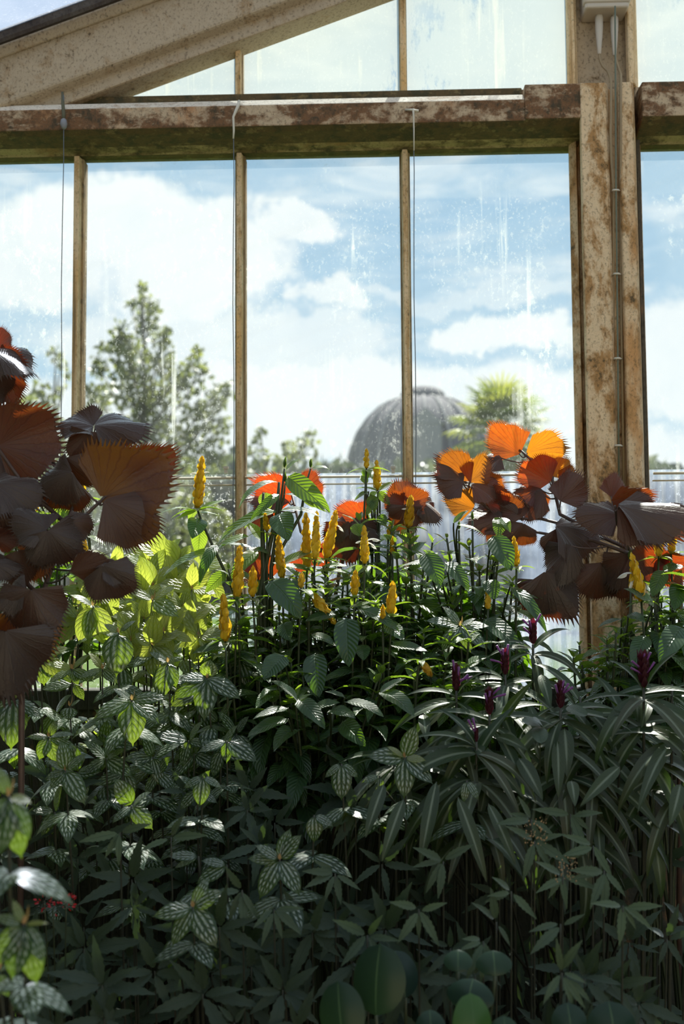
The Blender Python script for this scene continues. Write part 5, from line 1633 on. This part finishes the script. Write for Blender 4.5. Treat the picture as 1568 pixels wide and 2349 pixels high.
# single long leaves that read clearly, set on a plant of their own
t = thing('pale_ribbed_plant', (P(1290, 1700, 2.2).x, 2.3, ZS), 'pale-ribbed plant with two long grey-green leaves hanging straight down into the dark', 'leafy plant')
mf, ms = MB(), MB()
for x0, y0, x1, y1, w, n in [(1294, 1672, 1300, 1782, 40, 0), (1278, 1700, 1280, 1830, 34, 0), (1085, 1708, 1200, 1830, 38, 0), (1140, 1690, 1210, 1722, 30, 0), (1345, 1640, 1440, 1640, 26, 0), (1130, 1605, 1215, 1650, 24, 0), (1150, 1655, 1222, 1562, 26, 0), (1455, 1595, 1462, 1655, 40, 0), (1485, 1610, 1470, 1670, 30, 0), (1240, 1548, 1262, 1625, 30, 0), (1022, 1700, 1016, 1765, 36, 0), (990, 1718, 1012, 1768, 30, 0), (970, 1640, 978, 1700, 30, 0), (880, 1800, 838, 1922, 34, 0), (925, 1835, 876, 1976, 34, 0), (1000, 1795, 962, 1990, 36, 0), (1050, 1830, 1116, 2025, 34, 0), (1120, 1845, 1182, 1985, 30, 0), (1190, 1740, 1244, 1836, 40, 0), (1420, 1760, 1330, 1850, 34, 0), (1310, 1792, 1318, 1850, 30, 0), (1560, 1800, 1535, 1895, 36, 0)]:
    dp = D(y0) - .02
    mf.leaf_to(P(x0, y0, dp), P(x1, y1, dp - .05), w / ppm(dp), pr_strap, nrm=(0, -.85, .5), bend=.7, fold=.22, ns=14, ms=2, rn=(U(.3, 1), U(0, .1)))
    ms.tube([P(x0, y0, dp), P(x0, y0 + 10, dp + .08), Vector((t.location.x + U(-.2, .2), 2.35, ZS))], [.0015, .002, .003], 5)
mf.build('foliage', M_strap, t)
ms.build('stem', M_bstem, t)

# small round-toothed sprig
c = P(1240, 1660, 2.14)
t = thing('toothed_sprig', (c.x, 2.3, ZS), 'little sprig of round scalloped leaves below the crimson head with spread florets', 'leafy plant')
ms = MB()
ms.tube([P(1300, 1640, 2.15), P(1262, 1668, 2.14), P(1250, 1672, 2.14), P(1238, 1690, 2.15), Vector((c.x, 2.3, ZS))], .0012, 5)
ms.build('stem', M_gstem, t)
for x0, y0, x1, y1, w in [(1300, 1622, 1345, 1642, 30), (1238, 1664, 1196, 1655, 26), (1234, 1668, 1240, 1705, 38), (1245, 1668, 1222, 1648, 20)]:
    mb = MB()
    mb.leaf_to(P(x0, y0, 2.14), P(x1, y1, 2.10), w / ppm(2.12), pr_round, nrm=(0, -.8, .6), bend=.4, fold=.1, ns=16, ms=3, teeth=.05, rn=(.4, 0))
    mb.build('leaf', M_sprig, t)


# ------------------------------------------------------------------ dim narrow-leaved sprigs low in the shade
def sprig(px, py, dp, label, group=None, n=6, L=78, angs=None, tone=None, seed=False):
    c = P(px, py, dp)
    t = thing('narrow_leaf_sprig', (c.x, min(2.88, c.y + .1), ZS), label, 'leafy plant', group)
    ms, mf = MB(), MB()
    stem_to_soil(ms, c, t.location, .0012, .0025)
    sc = 1 / ppm(dp)
    if angs is None:
        a0 = U(0, 360)
        angs = [a0 + i * 360 / n + U(-20, 20) for i in range(n)]
    for a in angs:
        a_ = R(a)
        out = U(.1, .5)
        l = L * sc * U(.65, 1.15)
        d = CR * math.cos(a_) + CU * math.sin(a_) + CB * out
        p = c + CB * U(-.01, .01)
        mf.leaf_to(p + d * .004, p + d.normalized() * l * 1.1, l * U(.22, .28), pr_lance, nrm=CB + UP * .6 + rv(.25), bend=U(.3, .7), fold=.15, ns=14, ms=2, teeth=.12, rn=(U(0, .6) if tone is None else tone, 0))
    mf.build('foliage', M_sprig, t)
    ms.build('stem', M_bstem, t)
    if seed:
        mb = MB()
        for q in range(70):
            p = c + CR * U(-.018, .018) + CU * U(.0, .04) + CB * U(.01, .035)
            r = U(.0006, .0015)
            mb.tube([p - UP * r, p, p + UP * r], [r * .4, r, r * .4], 5)
        mb.build('seed_head', M_seed, t)
    return t


SPR = [(768, 2004, [-112, -78, -160, 150, 170, -30], 'narrow-leaved sprig with the longest pale leaves, right of the four-leaf rosette'), (628, 2086, [-110, -72, -40, -140, 10], 'narrow-leaved sprig splayed downward beneath the four-leaf rosette'),
       (555, 2042, [-86, -112, 178, 120, -60], 'narrow-leaved sprig between the two low silver rosettes'), (842, 2146, [-135, -2, -60, 150, 60], 'narrow-leaved sprig just above the big dim round leaf'), (960, 2086, [-128, -90, -60, 160, 20], 'narrow-leaved sprig hanging below the longest pale-ribbed leaves'),
       (1016, 1976, [150, 190, -120, -100, 30], 'small narrow-leaved sprig under the reddish tip of a long ribbed leaf'), (1218, 1880, [160, -35, -70, 120, 180], 'narrow-leaved sprig at the left of the seed heads, topmost of its cluster'), (1308, 1868, [170, 10, -70, -40], 'tiny star-shaped narrow sprig high in the cluster at right'),
       (1290, 2010, [-125, -85, -20, 200, 150], 'narrow-leaved sprig carrying the brown dotted seed head'), (1385, 1998, [-120, -50, -95, 170, 190], 'narrow-leaved sprig with a neat four-leaf fan at the right of the seed heads'), (1428, 2078, [-100, -38, -62, 170, 10], 'narrow-leaved sprig lowest and rightmost of the seed-head cluster'),
       (1172, 2045, [-45, 180, 195, 140], 'narrow-leaved sprig with one long diagonal leaf below the seed heads'), (1108, 2160, [195, -70, -120, 170, -95], 'narrow-leaved sprig above the pair of grey round leaves'), (1138, 2115, [-60, 140, 100], 'narrow-leaved sprig with a single bold leaf left of centre in the low cluster'),
       (1285, 2120, [-145, 30, -170], 'narrow-leaved sprig whose pale leaf points down left beneath the seed heads'), (1288, 2232, [-128, -55, -75, 100, 60, -20], 'lowest narrow-leaved sprig, standing over the dark floor of leaves at right'), (1225, 1930, [-60, -110, 150, 20, -30], 'narrow-leaved sprig with a dotted brown seed head at its right'), (1360, 1940, [190, 200, 160, -60], 'narrow-leaved sprig with two level leaves above the fan-shaped one'),
       (275, 1910, [-170, -88, -120, 20], 'faint narrow-leaved sprig alone in the black area at left'), (392, 1920, [10, -160, 60], 'faint narrow-leaved sprig with one yellowish leaf in the black area'), (1300, 2240, [-80, -45], 'faint drooping pair of narrow leaves at the bottom right')]
for px, py, an, lab in SPR:
    sprig(px, py, D(py) + U(-.02, .03), lab, angs=an, seed=('seed head at' in lab or 'carrying' in lab), tone=U(.4, 1.0))
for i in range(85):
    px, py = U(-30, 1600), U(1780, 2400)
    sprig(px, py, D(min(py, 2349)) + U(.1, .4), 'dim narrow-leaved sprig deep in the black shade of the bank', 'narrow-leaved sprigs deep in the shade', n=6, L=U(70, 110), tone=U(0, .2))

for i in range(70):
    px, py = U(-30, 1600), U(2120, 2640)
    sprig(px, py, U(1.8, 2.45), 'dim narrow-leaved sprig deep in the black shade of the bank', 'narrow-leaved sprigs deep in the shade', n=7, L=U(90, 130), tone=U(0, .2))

# red-flowered plant, low at left
c = P(110, 2080, 1.9)
t = thing('red_flowered_plant', (c.x, 2.0, ZS), 'plant with two dull red flower clusters deep in the shade at left', 'flowering plant')
ms = MB()
for px, py in ((102, 2066), (152, 2068), (122, 2082)):
    q = P(px, py, 1.9)
    stem_to_soil(ms, q, t.location, .001, .002)
    mb = MB()
    for s in range(26 if px != 122 else 8):
        o = rv(.011)
        mb.blade(q + o, o + UP * .004, rv(1), .007, .004, pr_ovate, bend=.5, ns=3, ms=1, rn=(.5, 0))
    mb.build('flower_cluster', M_red, t)
ms.build('stem', M_gstem, t)

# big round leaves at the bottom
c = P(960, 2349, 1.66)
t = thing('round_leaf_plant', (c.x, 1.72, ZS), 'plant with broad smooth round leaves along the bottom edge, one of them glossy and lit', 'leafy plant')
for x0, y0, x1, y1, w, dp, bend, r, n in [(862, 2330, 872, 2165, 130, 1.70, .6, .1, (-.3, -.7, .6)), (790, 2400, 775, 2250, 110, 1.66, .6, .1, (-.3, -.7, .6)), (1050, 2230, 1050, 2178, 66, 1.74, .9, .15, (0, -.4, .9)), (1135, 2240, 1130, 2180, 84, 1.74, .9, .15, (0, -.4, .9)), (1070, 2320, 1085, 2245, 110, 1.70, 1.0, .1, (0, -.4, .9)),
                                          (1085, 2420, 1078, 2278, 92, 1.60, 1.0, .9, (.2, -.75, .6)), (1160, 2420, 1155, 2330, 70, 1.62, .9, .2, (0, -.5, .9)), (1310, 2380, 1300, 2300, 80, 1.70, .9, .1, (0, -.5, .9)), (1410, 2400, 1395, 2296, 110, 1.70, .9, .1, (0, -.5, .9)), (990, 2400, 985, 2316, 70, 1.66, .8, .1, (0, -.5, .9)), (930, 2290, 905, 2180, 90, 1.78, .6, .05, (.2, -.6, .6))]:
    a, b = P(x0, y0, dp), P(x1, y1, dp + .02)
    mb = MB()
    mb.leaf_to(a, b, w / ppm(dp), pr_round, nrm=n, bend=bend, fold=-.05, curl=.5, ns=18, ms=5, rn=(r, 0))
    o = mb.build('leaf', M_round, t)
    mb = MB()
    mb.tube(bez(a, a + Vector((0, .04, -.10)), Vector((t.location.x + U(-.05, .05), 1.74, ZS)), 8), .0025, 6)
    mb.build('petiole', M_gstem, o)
